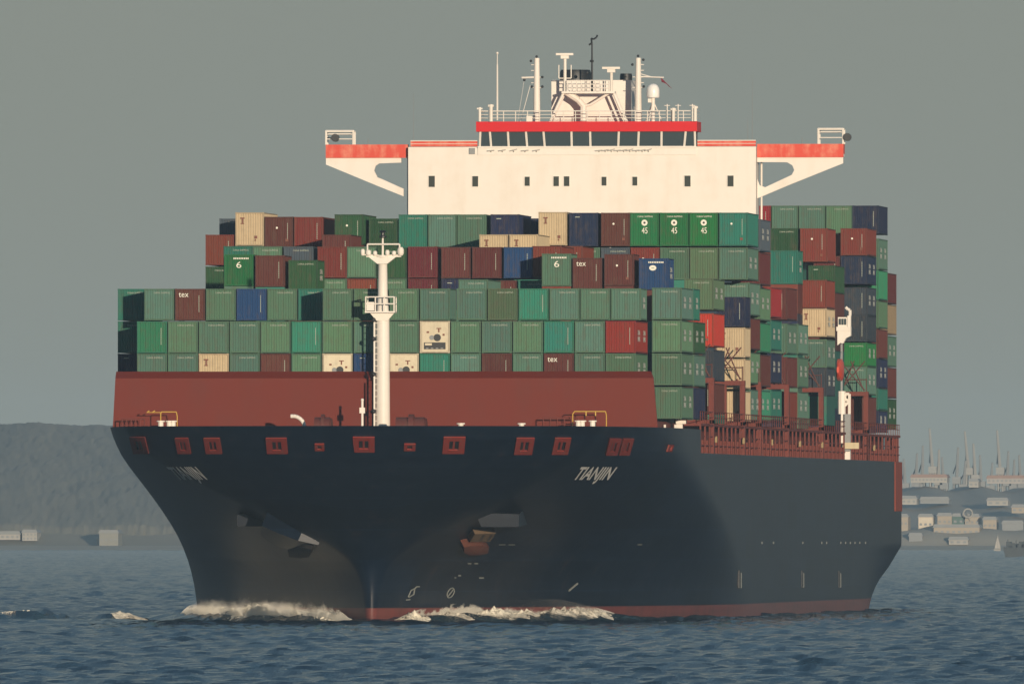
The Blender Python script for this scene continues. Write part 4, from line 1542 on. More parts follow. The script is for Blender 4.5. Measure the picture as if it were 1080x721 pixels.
def lettering(style, side, L, H):
    key = ('l', style, side, L, round(H, 2))
    if key in _cm:
        return _cm[key]
    mb = MB()
    if style in ('six', 'oval'):
        for k in range(9):
            a = 0.78 + k * 0.145
            mb.add([(a, -0.012, H - 0.40), (a + 0.10, -0.012, H - 0.40), (a + 0.10, -0.012, H - 0.27), (a, -0.012, H - 0.27)], [(0, 1, 2, 3)], 0)
    if style in ('cs', '45', 'csd'):
        put_text(mb, 'CHINA SHIPPING', 0.78 if style != '45' else 0.62, H - 0.40, 0.13, 1.30, 1 if style in ('cs', 'csd') else 0)
    if style == '45':
        disc(mb, 1.22, H - 0.86, 0.26, 0.26, 0)
        disc(mb, 1.22, H - 0.86, 0.10, 0.10, 3, y=-0.016)
        put_text(mb, '45', 0.98, H - 1.78, 0.52, 0.50)
    if style == 'six':
        put_text(mb, '6', 1.02, H - 1.12, 0.52, 0.42)
    if style == 'oval':
        disc(mb, 1.15, H - 0.80, 0.30, 0.22, 0)
        disc(mb, 1.15, H - 0.80, 0.14, 0.06, 1, y=-0.016)
    if style == 'tex':
        put_text(mb, 'tex', 0.30, H - 0.68, 0.36, 0.80)
    if style in ('vert', 'tex', 'cs2', 'dot'):
        z = H - 0.55
        for k in range(9):
            hgt = 0.11
            mb.add([(1.93, -0.012, z - hgt), (1.985, -0.012, z - hgt), (1.985, -0.012, z), (1.93, -0.012, z)], [(0, 1, 2, 3)], 1)
            z -= 0.155
    if style == 'dot':
        disc(mb, 1.05, H - 0.95, 0.09, 0.09, 0)
        mb.add([(1.78, -0.012, 0.5), (2.02, -0.012, 0.5), (2.02, -0.012, 0.72), (1.78, -0.012, 0.72)], [(0, 1, 2, 3)], 2)
    if style == 'tmark':
        for a, b_, c, d_ in ((0.42, 0.78, H - 0.55, H - 0.44), (0.54, 0.66, H - 0.92, H - 0.55), (0.46, 0.74, H - 1.0, H - 0.92), (1.62, 1.86, 0.62, 0.86), (1.66, 1.76, 0.42, 0.56)):
            mb.add([(a, -0.012, c), (b_, -0.012, c), (b_, -0.012, d_), (a, -0.012, d_)], [(0, 1, 2, 3)], 2)
    if style == 'bare':
        mb.add([(0.5, -0.012, H - 0.4), (0.9, -0.012, H - 0.4), (0.9, -0.012, H - 0.34), (0.5, -0.012, H - 0.34)], [(0, 1, 2, 3)], 1)
    if side:
        mi = 0
        if L > 8:
            for y0 in (2.0, 7.6):
                side_text(mb, 'CHINA', y0, H * 0.56, 0.42, 2.4, mi)
                side_text(mb, 'SHIPPING', y0, H * 0.36, 0.42, 2.4, mi)
        else:
            side_text(mb, 'CHINA', 1.8, H * 0.56, 0.42, 2.4, mi)
            side_text(mb, 'SHIPPING', 1.8, H * 0.36, 0.42, 2.4, mi)
    _cm[key] = mb.mesh('lettering', LM)
    return _cm[key]
def reefer_unit(H):
    key = ('r', round(H, 2))
    if key in _cm:
        return _cm[key]
    mb = MB()
    mb.box(0.12, W - 0.12, -0.02, 0.029, 0.14, H - 0.12, 0)
    mb.box(0.34, W - 0.34, -0.05, -0.021, 0.30, 0.86, 1)
    mb.box(0.42, 0.98, -0.06, -0.051, 0.62, 0.80, 0)
    mb.tube((1.42, -0.06, 1.25), (1.42, -0.022, 1.25), 0.30, n=16, mi=1)
    mb.tube((0.98, -0.06, 1.25), (0.98, -0.022, 1.25), 0.20, n=14, mi=2)
    mb.box(1.35, 1.75, -0.04, -0.022, 1.95, 2.03, 3)
    mb.box(1.49, 1.60, -0.04, -0.022, 1.68, 1.95, 3)
    mb.box(0.55, 0.75, -0.04, -0.022, 1.62, 1.76, 3)
    mb.box(1.85, 2.02, -0.04, -0.022, 1.40, 1.56, 3)
    for q in range(4):
        mb.box(0.5 + q * 0.4, 0.7 + q * 0.4, -0.058, -0.051, 0.34, 0.42, 2)
    _cm[key] = mb.mesh('refrigeration_unit', [M['white'], M_black, M_grey, M_letter_brown])
    return _cm[key]

ORD = ['', 'first', 'second', 'third', 'fourth', 'fifth', 'sixth', 'seventh', 'eighth', 'ninth', 'tenth', 'eleventh', 'twelfth', 'thirteenth', 'fourteenth', 'fifteenth', 'sixteenth', 'seventeenth', 'eighteenth']
BOXES = []        # (x0, y0, L, z0, H) of every box, used to fill what stands underneath
LABELS = {}
def add_container(xm, s, ytop, colour, style='cs', H=2.59, L=12.19, side=0, label=''):
    X = PX(xm, s)
    zt = PZ(ytop, s)
    z0 = zt - H
    o = bpy.data.objects.new('container', container_body(L, H))
    COL.objects.link(o)
    o.location = (X, s, z0)
    o.material_slots[0].link = 'OBJECT'
    o.material_slots[0].material = M[colour if colour != 'reefer' else 'white']
    c2 = 'white' if colour == 'reefer' else colour
    f = bpy.data.objects.new('frame', container_frame(L, H))
    COL.objects.link(f)
    f.parent = o
    f.material_slots[0].link = 'OBJECT'
    f.material_slots[0].material = FR[c2]
    if style == 'reefer':
        r = bpy.data.objects.new('refrigeration_unit', reefer_unit(H))
        COL.objects.link(r)
        r.parent = o
    elif style or side:
        l = bpy.data.objects.new('lettering', lettering(style, side, L, H))
        COL.objects.link(l)
        l.parent = o
    if len(label.split()) > 16:
        print('LONG', label)
    tag(o, label, 'shipping container', 'shipping containers stacked on the ship')
    BOXES.append((X, s, L, z0, H))
    return o
DESC = {'cs': '', 'tex': ' with white lettering', '45': ' marked 45', 'six': ' with round emblem', 'oval': ' with oval emblem', 'tmark': ' with a brown mark',
        'reefer': '', 'vert': '', 'dot': '', 'bare': '', '': ''}
def row(phrase, s, y, H, items, L=12.19, side=0):
    items = sorted(items, key=lambda t: t[0])
    n = len(items)
    for k, it in enumerate(items):
        x, colour = it[0], it[1]
        style = it[2] if len(it) > 2 else 'cs'
        kw = it[3] if len(it) > 3 else {}
        cname = 'cream refrigerated' if style == 'reefer' else colour.replace('sage', 'sage green').replace('jade', 'jade green').replace('olive', 'olive green').replace('teal', 'teal green')
        pos = 'only box' if n == 1 else ('leftmost' if k == 0 else 'rightmost' if k == n - 1 else ORD[k + 1] + ' from left')
        lab = kw.get('label') or f"{cname} container{DESC.get(style, '')}, {pos}, {phrase[4:]}"
        add_container(x, kw.get('s', s), kw.get('y', y), colour if style != 'reefer' else 'white', style, kw.get('H', H), kw.get('L', L), kw.get('side', side), lab)
def column(phrase, s, xm, tiers, L=12.19, H=2.6):
    """an outer stack: (top y, colour, style, side marks) from the top down"""
    n = len(tiers)
    for k, t in enumerate(tiers):
        y, colour, style, side = t[:4]
        kw = t[4] if len(t) > 4 else {}
        cname = colour.replace('sage', 'sage green').replace('jade', 'jade green').replace('teal', 'teal green').replace('olive', 'olive green')
        pos = 'topmost' if k == 0 else 'lowest' if k == n - 1 else ORD[k + 1] + ' from top'
        add_container(kw.get('x', xm), kw.get('s', s), y, colour, style, kw.get('H', H), kw.get('L', L), side, f"{cname} container, {pos}, {phrase[4:]}")

FH = 2.59
row('the lowest row above the red breakwater', 0, 373.2, FH, [
    (144, 'sage'), (176.6, 'sage'), (209.3, 'cream', 'tmark'), (242, 'sage'), (274.6, 'brown', 'vert'), (307.3, 'sage'), (340, 'white', 'reefer'), (373, 'blue', 'bare'),
    (410, 'white', 'reefer'), (442.8, 'jade', 'vert'), (475.5, 'sage'), (508.2, 'brown', 'vert'), (540.9, 'sage'), (573.6, 'brown', 'tex'), (606.2, 'sage'), (638.8, 'sage', 'cs', {'side': 1})])
row('the middle row above the red breakwater', 0, 339.2, FH, [
    (144, 'jade', 'vert'), (176.6, 'sage'), (209.3, 'sage'), (242, 'sage'), (274.6, 'sage'), (307.3, 'jade', 'vert'), (340, 'sage'), (373, 'sage'), (410, 'sage'),
    (442.8, 'white', 'reefer'), (475.5, 'sage'), (508.2, 'sage'), (540.9, 'sage'), (573.6, 'jade', 'vert'), (606.2, 'sage'), (638.8, 'red', 'vert', {'side': 1})])
row('the third row above the red breakwater', 6.5, 305.0, FH, [
    (151.7, 'sage'), (184.2, 'brown', 'tex'), (216.8, 'sage'), (249.3, 'blue', 'vert'), (281.8, 'sage'), (314.4, 'teal'), (340.3, 'sage', 'cs', {'s': 0}), (373, 'sage', 'cs', {'s': 0}), (410, 'sage', 'cs', {'s': 0}),
    (442.8, 'sage', 'cs', {'s': 0}), (481.7, 'sage'), (514.4, 'olive'), (547, 'jade', 'vert'), (579.7, 'sage'), (612.2, 'sage'), (644.6, 'sage', 'cs', {'side': 1})], L=6.06)
column('the shaded outermost stack beside the breakwater', 13.2, 123.6, [(305, 'teal', 'cs', 0), (339.2, 'teal', 'cs', 0), (373.2, 'navy', 'bare', 0)], H=FH)
column('the sage stack just past the breakwater', 14.6, 687.6, [(304.3, 'sage', 'cs', 2), (338.6, 'sage', 'cs', 2), (373.2, 'sage', 'cs', 2), (408.4, 'sage', 'cs', 2)], H=2.62)
column('the narrow stack behind the tall sage stack', 28.6, PX and 700.8, [(305.5, 'teal', 'cs', 2, {'L': 6.06}), (340, 'dark green', 'cs', 2), (374.5, 'sage', 'cs', 2), (409, 'navy', 'bare', 0)], H=2.62)
row('the lone boxes standing above the front rows', 37.6, 270, 2.62, [
    (236, 'green', 'six', {'y': 269}), (269, 'brown', 'vert', {'y': 270}), (304, 'dark green', 'cs', {'y': 275, 'side': 2}), (571.5, 'sage', 'six', {'y': 268.5, 'H': 2.7}),
    (604, 'brown', 'tex', {'y': 273}), (637.3, 'brown', 'dot', {'y': 269}), (673.8, 'blue', 'oval', {'y': 273.5, 'side': 1})], L=6.06)
row('the gap over the front rows right of foremast', 18, 295.5, 2.6, [(483.6, 'sage', 'cs')])
row('the row behind the lone boxes', 44, 261.5, 2.60, [
    (235.5, 'teal', 'cs', {'y': 260.3}), (266.5, 'sage', 'cs', {'y': 260.6}), (299.0, 'grey blue', 'cs', {'y': 260.8}), (334.8, 'rust red', 'vert', {'y': 261}), (366, 'sage', 'cs', {'y': 261}), (398, 'dark green', 'cs', {'y': 262}),
    (430.3, 'crimson', 'vert', {'y': 261}), (465.4, 'brown', 'vert'), (498, 'maroon', 'vert'), (531.3, 'blue', 'vert'), (561.6, 'rust red', 'vert', {'y': 260.5})])
row('the half hidden row above the third row', 44, 294.6, 2.6, [
    (334.8, 'sage'), (366, 'rust red', 'vert'), (398, 'sage'), (430.3, 'crimson', 'vert'), (465.4, 'navy', 'bare'), (514, 'maroon', 'tex', {'y': 296.5}), (546.5, 'teal', 'cs', {'y': 296.5})])
row('the boxes peeping out under the top row', 74, 248.3, 2.6, [(339.6, 'brown', 'vert'), (505.6, 'cream', 'tmark'), (537.2, 'cream', 'tmark'), (584, 'rust red', 'vert', {'y': 260.6})])
row('the top row in front of the bridge', 86, 225.6, 2.85, [
    (248, 'cream', 'tmark', {'y': 224.8}), (278.8, 'brown', 'dot', {'y': 229.4, 'H': 2.6}), (310, 'rust red', 'vert', {'y': 229.6, 'H': 2.6}), (352.8, 'dark green', 'dot', {'y': 227, 's': 84, 'H': 2.6}),
    (389, 'dark green', 'cs', {'y': 231.4}), (420.4, 'teal', 'cs', {'y': 227.2}), (451.5, 'sage', 'cs', {'y': 227.2}), (482.5, 'sage', 'cs', {'y': 227.2}), (517.4, 'navy', 'bare', {'y': 227.2}),
    (568, 'cream', 'tmark', {'y': 224.8}), (600.4, 'navy', 'bare'), (634, 'brown', 'dot'), (664.6, 'green', '45'), (695.8, 'green', '45'), (727.0, 'green', '45'), (758.3, 'teal', 'dot')])
row('the boxes just showing behind the top row', 104, 231.2, 2.6, [(231, 'grey blue', 'cs'), (340.5, 'brown', 'vert'), (548, 'navy', 'bare', {'y': 231.4})])
row('the row under the boxes marked 45', 86, 262.2, 2.75, [
    (216.4, 'rust red', 'vert', {'y': 248.2, 'H': 2.6}), (602.6, 'sage'), (634, 'grey blue'), (665.2, 'rust red', 'dot'), (696.3, 'sage'), (727.3, 'olive'), (758.3, 'sage', 'cs', {'side': 2})])
row('the spot under the rust red corner box', 86, 281.7, 2.6, [(216.4, 'dark green')])
column('the corner stack under the olive box', 50.6, 721.6, [(295, 'olive', 'cs', 2, {'H': 2.6}), (331.2, 'orange', 'dot', 0, {'H': 2.8}), (369.5, 'slate', 'bare', 0), (404.5, 'maroon', 'vert', 0)], H=2.6)
column('the inner stack behind the orange corner box', 50.6, 688.5, [(338.2, 'maroon', 'vert', 0), (372.2, 'sage', 'cs', 0), (406.6, 'brown', 'vert', 0)], H=2.6)
column('the half length stack with two cream boxes', 84, 755.6, [(314, 'navy', 'vert', 0), (346.2, 'cream', 'tmark', 0, {'H': 2.55}), (379.2, 'cream', 'tmark', 0), (413, 'cream', 'tmark', 0)], L=6.06, H=2.55)
column('the stack below the teal corner box', 90.6, 760.3, [(299, 'sage', 'cs', 2, {'H': 2.8}), (336, 'maroon', 'bare', 0, {'H': 2.7}), (372, 'sage', 'cs', 2), (411, 'sage', 'cs', 2)], H=2.7)
column('the narrow stack right of the 45 boxes', 103.4, 771.6, [(232.5, 'grey blue', 'cs', 2, {'H': 2.75}), (267.2, 'maroon', 'bare', 0, {'H': 2.8}), (304.5, 'sage', 'cs', 2, {'H': 2.8}), (341, 'jade', 'bare', 0, {'H': 2.55}), (374.4, 'maroon', 'bare', 0, {'H': 2.75}), (412, 'jade', 'cs', 2)], H=2.6)
column('the stack topped by a small red end', 116.6, 783.6, [(304, 'red', 'vert', 0, {'H': 1.45 + 1.15}), (338.3, 'teal', 'cs', 2), (372.5, 'navy', 'bare', 1), (411.5, 'teal', 'cs', 2)], H=2.6)
column('the stack two left of the large cream box', 136.0, 800.6, [(304.5, 'maroon', 'vert', 0, {'H': 2.8}), (342, 'sage', 'cs', 2, {'H': 2.65}), (377, 'maroon', 'bare', 0, {'H': 2.65}), (413.2, 'rust red', 'bare', 0)], H=2.6)
column('the stack just left of the large cream box', 149.5, 812.5, [(342.5, 'sage', 'cs', 2, {'H': 2.65}), (377.4, 'sage', 'cs', 2, {'H': 2.65}), (413.6, 'sage', 'cs', 2)], H=2.6)
column('the stack that holds the large cream box', 178.2, 842.8, [(296.4, 'rust red', 'vert', 0), (326.4, 'cream', 'tmark', 1), (358.6, 'sage', 'cs', 1), (388.4, 'slate', 'vert', 1)], H=2.52, L=10.5)
row('the block left of the white crane, upper half', 178.2, 242.4, 2.6, [(812.6, 'dark green', 'cs', {'y': 242}), (843.6, 'rust red', 'dot', {'y': 242.2, 'H': 3.0}), (812.4, 'teal', 'vert', {'y': 265.4, 'H': 3.0, 's': 170.0, 'side': 2, 'L': 6.06})], L=10.5)
row('the strip over the rust red box by the crane', 184, 281.2, 1.4 + 1.1, [(852, 'dark green', 'bare', {'y': 281.2, 's': 210.2})])
row('the aft top row beside the bridge wing', 250, 218.4, 2.6, [(785, 'red', 'vert'), (813.6, 'sage'), (842.2, 'sage'), (870.8, 'sage'), (898.4, 'navy', 'vert')])
column('the aft stack right of the white crane', 236.4, 886.2, [(242.2, 'rust red', 'dot', 0, {'H': 2.5}), (271.2, 'navy', 'vert', 1, {'H': 2.6}), (304, 'slate', 'vert', 1, {'H': 2.6}), (333.6, 'slate', 'vert', 0, {'H': 2.4}), (362, 'green', 'cs', 1, {'H': 2.2}), (387.2, 'sage', 'cs', 2, {'H': 2.6}), (419, 'maroon', 'bare', 0, {'H': 2.7})], H=2.6)
column('the aft stack under the navy corner box', 250, 898.4, [(253, 'sage', 'cs', 2, {'H': 2.85}), (286, 'jade', 'cs', 0, {'H': 2.75}), (318, 'sage', 'cs', 0, {'H': 2.55}), (348, 'maroon', 'bare', 0, {'H': 2.7}), (379, 'navy', 'bare', 1, {'H': 2.7}), (410, 'teal', 'bare', 0, {'H': 2.0}), (433.5, 'navy', 'bare', 2, {'H': 2.0})], H=2.6)
column('the sternmost stack', 264.6, 908.0, [(289, 'maroon', 'bare', 0, {'H': 2.85}), (321.8, 'tan', 'tmark', 0, {'H': 2.8}), (355, 'sage', 'cs', 2, {'H': 2.85}), (388, 'maroon', 'bare', 0, {'H': 2.85}), (421, 'dark green', 'cs', 2, {'H': 2.85})], H=2.6)
column('the inner stack by the stern', 236.4, 857.6, [(271.4, 'maroon', 'vert', 0), (302, 'dark green', 'cs', 0), (332.8, 'teal', 'cs', 0)], H=2.6)

# what stands out of sight underneath and behind those boxes, as one mass
def hidden_boxes():
    mb = MB()
    names = ['sage', 'maroon', 'navy', 'jade', 'rust red', 'teal']
    r_ = random.Random(9)
    todo = []
    occ = [(x, s, L, z, H) for x, s, L, z, H in BOXES]
    def clash(x, s, L, z, H):
        for a in occ:
            if x < a[0] + W - 0.02 and x + W > a[0] + 0.02 and s < a[1] + a[2] - 0.02 and s + L > a[1] + 0.02 and z < a[3] + a[4] - 0.02 and z + H > a[3] + 0.02:
                return True
        return False
    for x, s, L, z0, H in list(BOXES):
        zt = z0 - 0.02
        while zt > 16.6:
            h = min(2.6, zt - 16.33)
            if h < 0.5:
                break
            if not clash(x, s, L, zt - h, h):
                mb.box(x + 0.01, x + W - 0.01, s + 0.02, s + L - 0.02, zt - h + 0.02, zt, r_.randrange(len(names)))
                occ.append((x, s, L, zt - h, h))
            else:
                break
            zt -= h + 0.01
    o = mb.build('container_stacks', [M[n] for n in names])
    tag(o, 'lower container tiers mostly hidden behind the visible stacks', None, kind='stuff')
hidden_boxes()

# ------------------------------------------------------------------ foam of the bow wave
def foam():
    r_ = np.random.default_rng(5)
    ico = bmesh.new()
    bmesh.ops.create_icosphere(ico, subdivisions=1, radius=1)
    iv = np.array([v.co[:] for v in ico.verts])
    ifc = np.array([[v.index for v in f.verts] for f in ico.faces])
    ico.free()
    m, nt, b = mat('sea_foam')
    b.inputs['Base Color'].default_value = (0.74, 0.72, 0.66, 1)
    b.inputs['Roughness'].default_value = 0.9
    n = N(nt, 'ShaderNodeTexNoise')
    n.inputs['Scale'].default_value = 2.2
    n.inputs['Detail'].default_value = 6
    mr = N(nt, 'ShaderNodeMix', data_type='RGBA')
    mr.inputs['A'].default_value = (0.55, 0.51, 0.43, 1)
    mr.inputs['B'].default_value = (0.94, 0.88, 0.73, 1)
    rg = N(nt, 'ShaderNodeMapRange')
    rg.inputs['From Min'].default_value = 0.35
    rg.inputs['From Max'].default_value = 0.6
    nt.links.new(n.outputs['Fac'], rg.inputs['Value'])
    nt.links.new(rg.outputs[0], mr.inputs['Factor'])
    nt.links.new(mr.outputs['Result'], b.inputs['Base Color'])
    def ragged(name, lo, hi):
        k = m.copy()
        k.name = name
        n2 = k.node_tree
        b2 = n2.nodes['Principled BSDF']
        tc = N(n2, 'ShaderNodeNewGeometry')
        mp = N(n2, 'ShaderNodeMapping')
        mp.inputs['Scale'].default_value = (2.6, 2.6, 1.1)
        n2.links.new(tc.outputs['Position'], mp.inputs['Vector'])
        nn = N(n2, 'ShaderNodeTexNoise')
        nn.inputs['Scale'].default_value = 1.0
        nn.inputs['Detail'].default_value = 8
        nn.inputs['Roughness'].default_value = 0.7
        n2.links.new(mp.outputs[0], nn.inputs['Vector'])
        rr = N(n2, 'ShaderNodeMapRange')
        rr.inputs['From Min'].default_value = lo
        rr.inputs['From Max'].default_value = hi
        n2.links.new(nn.outputs['Fac'], rr.inputs['Value'])
        n2.links.new(rr.outputs[0], b2.inputs['Alpha'])
        return k
    m_thick, m_thin = ragged('foam_thick', 0.30, 0.50), ragged('foam_thin', 0.42, 0.70)
    def spread(name, pts, amount, up, w, tmin, tmax, dens=None, rmin=0.035, rmax=0.17):
        P = np.array([(a, c) for a, c, _ in pts], float)
        Hh = np.array([h for _, _, h in pts])
        seg = np.r_[0, np.cumsum(np.hypot(*np.diff(P, axis=0).T))]
        cs, rs = [], []
        clumps = [(r_.uniform(tmin, tmax), r_.uniform(0.4, 1.0)) for _ in range(26)]
        while len(cs) < amount:
            c, g = clumps[r_.integers(len(clumps))]
            t = c + r_.normal(0, 0.03)
            if not tmin < t < tmax:
                continue
            L = t * seg[-1]
            x, y, h = np.interp(L, seg, P[:, 0]), np.interp(L, seg, P[:, 1]), np.interp(L, seg, Hh)
            edge = min(1, (t - tmin) / 0.06, (tmax - t) / 0.1)
            lift = abs(r_.normal(0, 0.45)) * up * g * max(edge, 0.1)
            off = r_.normal(0, w * 0.5)
            sgn = math.copysign(1, x)
            x += sgn * off
            y -= abs(off) * 0.4
            cs.append((x, y, h * math.exp(-(off / w) ** 2) * 0.9 + lift - 0.05))
            rs.append(r_.uniform(rmin, rmax) * (1 - 0.55 * min(1, lift / (up + 0.01))))
        cs, rs = np.array(cs), np.array(rs)
        k = len(cs)
        jit = r_.uniform(0.65, 1.35, (k, len(iv), 1))
        V = cs[:, None, :] + iv[None] * rs[:, None, None] * jit * np.array([1.25, 1.25, 0.85])
        Fc = ifc[None] + (np.arange(k) * len(iv))[:, None, None]
        me = bpy.data.meshes.new(name)
        me.from_pydata(V.reshape(-1, 3).tolist(), [], Fc.reshape(-1, 3).tolist())
        me.materials.append(m)
        me.shade_smooth()
        o = bpy.data.objects.new(name, me)
        COL.objects.link(o)
        return tag(o, kind='stuff')
    def vnoise(x, y, seed):
        xi, yi = np.floor(x).astype(np.int64), np.floor(y).astype(np.int64)
        fx, fy = x - xi, y - yi
        fx, fy = fx * fx * (3 - 2 * fx), fy * fy * (3 - 2 * fy)
        def h(a, c):
            q = np.sin(a * 127.1 + c * 311.7 + seed * 74.7) * 43758.5453
            return q - np.floor(q)
        return (h(xi, yi) * (1 - fx) + h(xi + 1, yi) * fx) * (1 - fy) + (h(xi, yi + 1) * (1 - fx) + h(xi + 1, yi + 1) * fx) * fy
    def crest(pts, up, w, tmin, tmax, seed, label, mt=None):
        P = np.array([(a, c) for a, c, _ in pts], float)
        Hh = np.array([h for _, _, h in pts])
        seg = np.r_[0, np.cumsum(np.hypot(*np.diff(P, axis=0).T))]
        Lt = seg[-1]
        nt_, nc = int((tmax - tmin) * Lt / 0.07), 60
        T = np.linspace(tmin, tmax, nt_) * Lt
        cx, cy, ch = np.interp(T, seg, P[:, 0]), np.interp(T, seg, P[:, 1]), np.interp(T, seg, Hh)
        dx, dy = np.gradient(cx), np.gradient(cy)
        ln = np.hypot(dx, dy)
        k = max(3, int(2.0 / 0.07)) | 1
        ker = np.ones(k) / k
        sm = lambda a: np.convolve(np.pad(a, k // 2, 'edge'), ker, 'valid')
        nx, ny = sm(-dy / ln), sm(dx / ln)
        C = np.linspace(-w, w, nc)
        TT, CCc = np.meshgrid(T, C, indexing='ij')
        fb = np.zeros_like(TT)
        for o_, (f, g) in enumerate(((0.3, 0.8), (0.8, 0.6), (1.7, 0.42), (3.6, 0.26), (7.5, 0.14))):
            n_ = vnoise(TT * f + seed * 3.1, CCc * f * 0.9 + seed, seed + o_)
            fb += g * np.abs(2 * n_ - 1) * 1.25 if o_ > 1 else g * n_
        fb /= 2.22
        edge = np.minimum(1, np.minimum((TT - tmin * Lt) / 3.0, (tmax * Lt - TT) / 5.0))
        prof = np.exp(-(CCc / (0.55 * w)) ** 2)
        hgt = ch[:, None] * np.exp(-(CCc / 2.5) ** 2) + up * 2.1 * (fb - 0.32) * prof * edge - 0.16 - 0.35 * (1 - edge) - 0.22 * (np.abs(CCc) / w) ** 2
        px_ = cx[:, None] + nx[:, None] * CCc + 0.25 * (vnoise(TT * 1.7, CCc * 1.7, seed + 9) - 0.5)
        py_ = cy[:, None] + ny[:, None] * CCc + 0.25 * (vnoise(TT * 1.7, CCc * 1.7, seed + 12) - 0.5)
        V = np.stack([px_, py_, hgt], -1).reshape(-1, 3)
        i = np.arange(nt_ - 1)[:, None] * nc + np.arange(nc - 1)[None]
        Q = np.stack([i, i + 1, i + nc + 1, i + nc], -1).reshape(-1, 4)
        me = bpy.data.meshes.new('foam')
        me.from_pydata(V.tolist(), [], Q.tolist())
        me.materials.append(mt or m_thick)
        me.shade_smooth()
        o = bpy.data.objects.new('foam', me)
        COL.objects.link(o)
        tag(o, label, None, kind='stuff')
    crest(BOW_S, 0.75, 2.2, 0.02, 0.80, 1, 'bright white bow wave foam on the left of the bow')
    crest(BOW_P, 0.7, 1.9, 0.0, 0.64, 2, 'bright white bow wave foam on the right of the bow')
    def spray_cloud(pts, top, w, tmin, tmax, dens, label):
        mv = bpy.data.materials.new('spray_air')
        mv.use_nodes = True
        n2 = mv.node_tree
        n2.nodes.remove(n2.nodes['Principled BSDF'])
        pv = N(n2, 'ShaderNodeVolumePrincipled')
        pv.inputs['Color'].default_value = (0.995, 0.965, 0.89, 1)
        pv.inputs['Anisotropy'].default_value = 0.0
        g = N(n2, 'ShaderNodeNewGeometry')
        mp = N(n2, 'ShaderNodeMapping')
        mp.inputs['Scale'].default_value = (1.0, 1.0, 0.7)
        n2.links.new(g.outputs['Position'], mp.inputs['Vector'])
        nn = N(n2, 'ShaderNodeTexNoise')
        nn.inputs['Scale'].default_value = 1.25
        nn.inputs['Detail'].default_value = 6
        nn.inputs['Roughness'].default_value = 0.62
        n2.links.new(mp.outputs[0], nn.inputs['Vector'])
        sx = N(n2, 'ShaderNodeSeparateXYZ')
        n2.links.new(g.outputs['Position'], sx.inputs[0])
        fz = N(n2, 'ShaderNodeMapRange')          # thins out with height
        fz.inputs['From Min'].default_value = 0.2
        fz.inputs['From Max'].default_value = 0.62 * top
        fz.inputs['To Min'].default_value = 0.30
        fz.inputs['To Max'].default_value = -0.55
        n2.links.new(sx.outputs['Z'], fz.inputs['Value'])
        ad = N(n2, 'ShaderNodeMath', operation='ADD')
        nb = N(n2, 'ShaderNodeTexNoise')            # higher and lower stretches along the crest
        nb.inputs['Scale'].default_value = 0.24
        nb.inputs['Detail'].default_value = 2
        n2.links.new(g.outputs['Position'], nb.inputs['Vector'])
        nm = N(n2, 'ShaderNodeMath', operation='MULTIPLY_ADD')
        n2.links.new(nb.outputs['Fac'], nm.inputs[0])
        nm.inputs[1].default_value = 1.0
        nm.inputs[2].default_value = -0.50
        n3_ = N(n2, 'ShaderNodeMath', operation='ADD')
        n2.links.new(nm.outputs[0], n3_.inputs[0])
        n2.links.new(nn.outputs['Fac'], n3_.inputs[1])
        n2.links.new(n3_.outputs[0], ad.inputs[0])
        n2.links.new(fz.outputs[0], ad.inputs[1])
        mr = N(n2, 'ShaderNodeMapRange')
        mr.inputs['From Min'].default_value = 0.47
        mr.inputs['From Max'].default_value = 0.64
        mr.inputs['To Max'].default_value = dens
        n2.links.new(ad.outputs[0], mr.inputs['Value'])
        n2.links.new(mr.outputs[0], pv.inputs['Density'])
        n2.links.new(pv.outputs[0], n2.nodes['Material Output'].inputs['Volume'])
        P = np.array([(a, c) for a, c, _ in pts], float)
        seg = np.r_[0, np.cumsum(np.hypot(*np.diff(P, axis=0).T))]
        vs, fs = [], []
        n_, q_ = 40, 12
        for i in range(n_ + 1):
            u = i / n_
            L = (tmin + (tmax - tmin) * u) * seg[-1]
            cx, cy = np.interp(L, seg, P[:, 0]), np.interp(L, seg, P[:, 1])
            e = max(0.06, min(1, u / 0.22, (1 - u) / 0.35)) ** 0.7
            sg = math.copysign(1, pts[0][0])
            for k in range(q_):
                th = 2 * math.pi * k / q_
                vs.append((cx + sg * w * e * math.cos(th), cy - 0.5 * w * e * math.cos(th), -0.1 + 0.66 * top * e * (0.5 + 0.5 * math.sin(th))))
        for i in range(n_):
            for k in range(q_):
                fs.append((i * q_ + k, i * q_ + (k + 1) % q_, (i + 1) * q_ + (k + 1) % q_, (i + 1) * q_ + k))
        fs += [tuple(range(q_ - 1, -1, -1)), tuple(range(n_ * q_, n_ * q_ + q_))]
        c_ = MB()
        c_.add(vs, fs)
        tag(c_.build('spray', mv), label, None, kind='stuff')
    spray_cloud(BOW_S, 4.0, 1.6, 0.0, 0.84, 18.0, 'soft cream spray over the left bow wave')
    spray_cloud(BOW_P, 2.9, 1.3, 0.0, 0.64, 18.0, 'soft cream spray over the right bow wave')
    crest(HUMP_2, 0.35, 1.0, 0.05, 0.6, 3, 'small foaming crest apart from the bow wave')
    tag(spread('droplets', BOW_S, 3000, 1.2, 1.3, 0.06, 0.74, rmin=0.012, rmax=0.035), 'flying drops over the left bow wave')
    tag(spread('droplets', BOW_P, 2200, 0.8, 1.1, 0.04, 0.6, rmin=0.012, rmax=0.035), 'flying drops over the right bow wave')
    tag(spread('droplets', HUMP_1, 260, 0.12, 0.7, 0.0, 0.5, rmin=0.02, rmax=0.06), 'faint foam on the dark swell at far left')
foam()

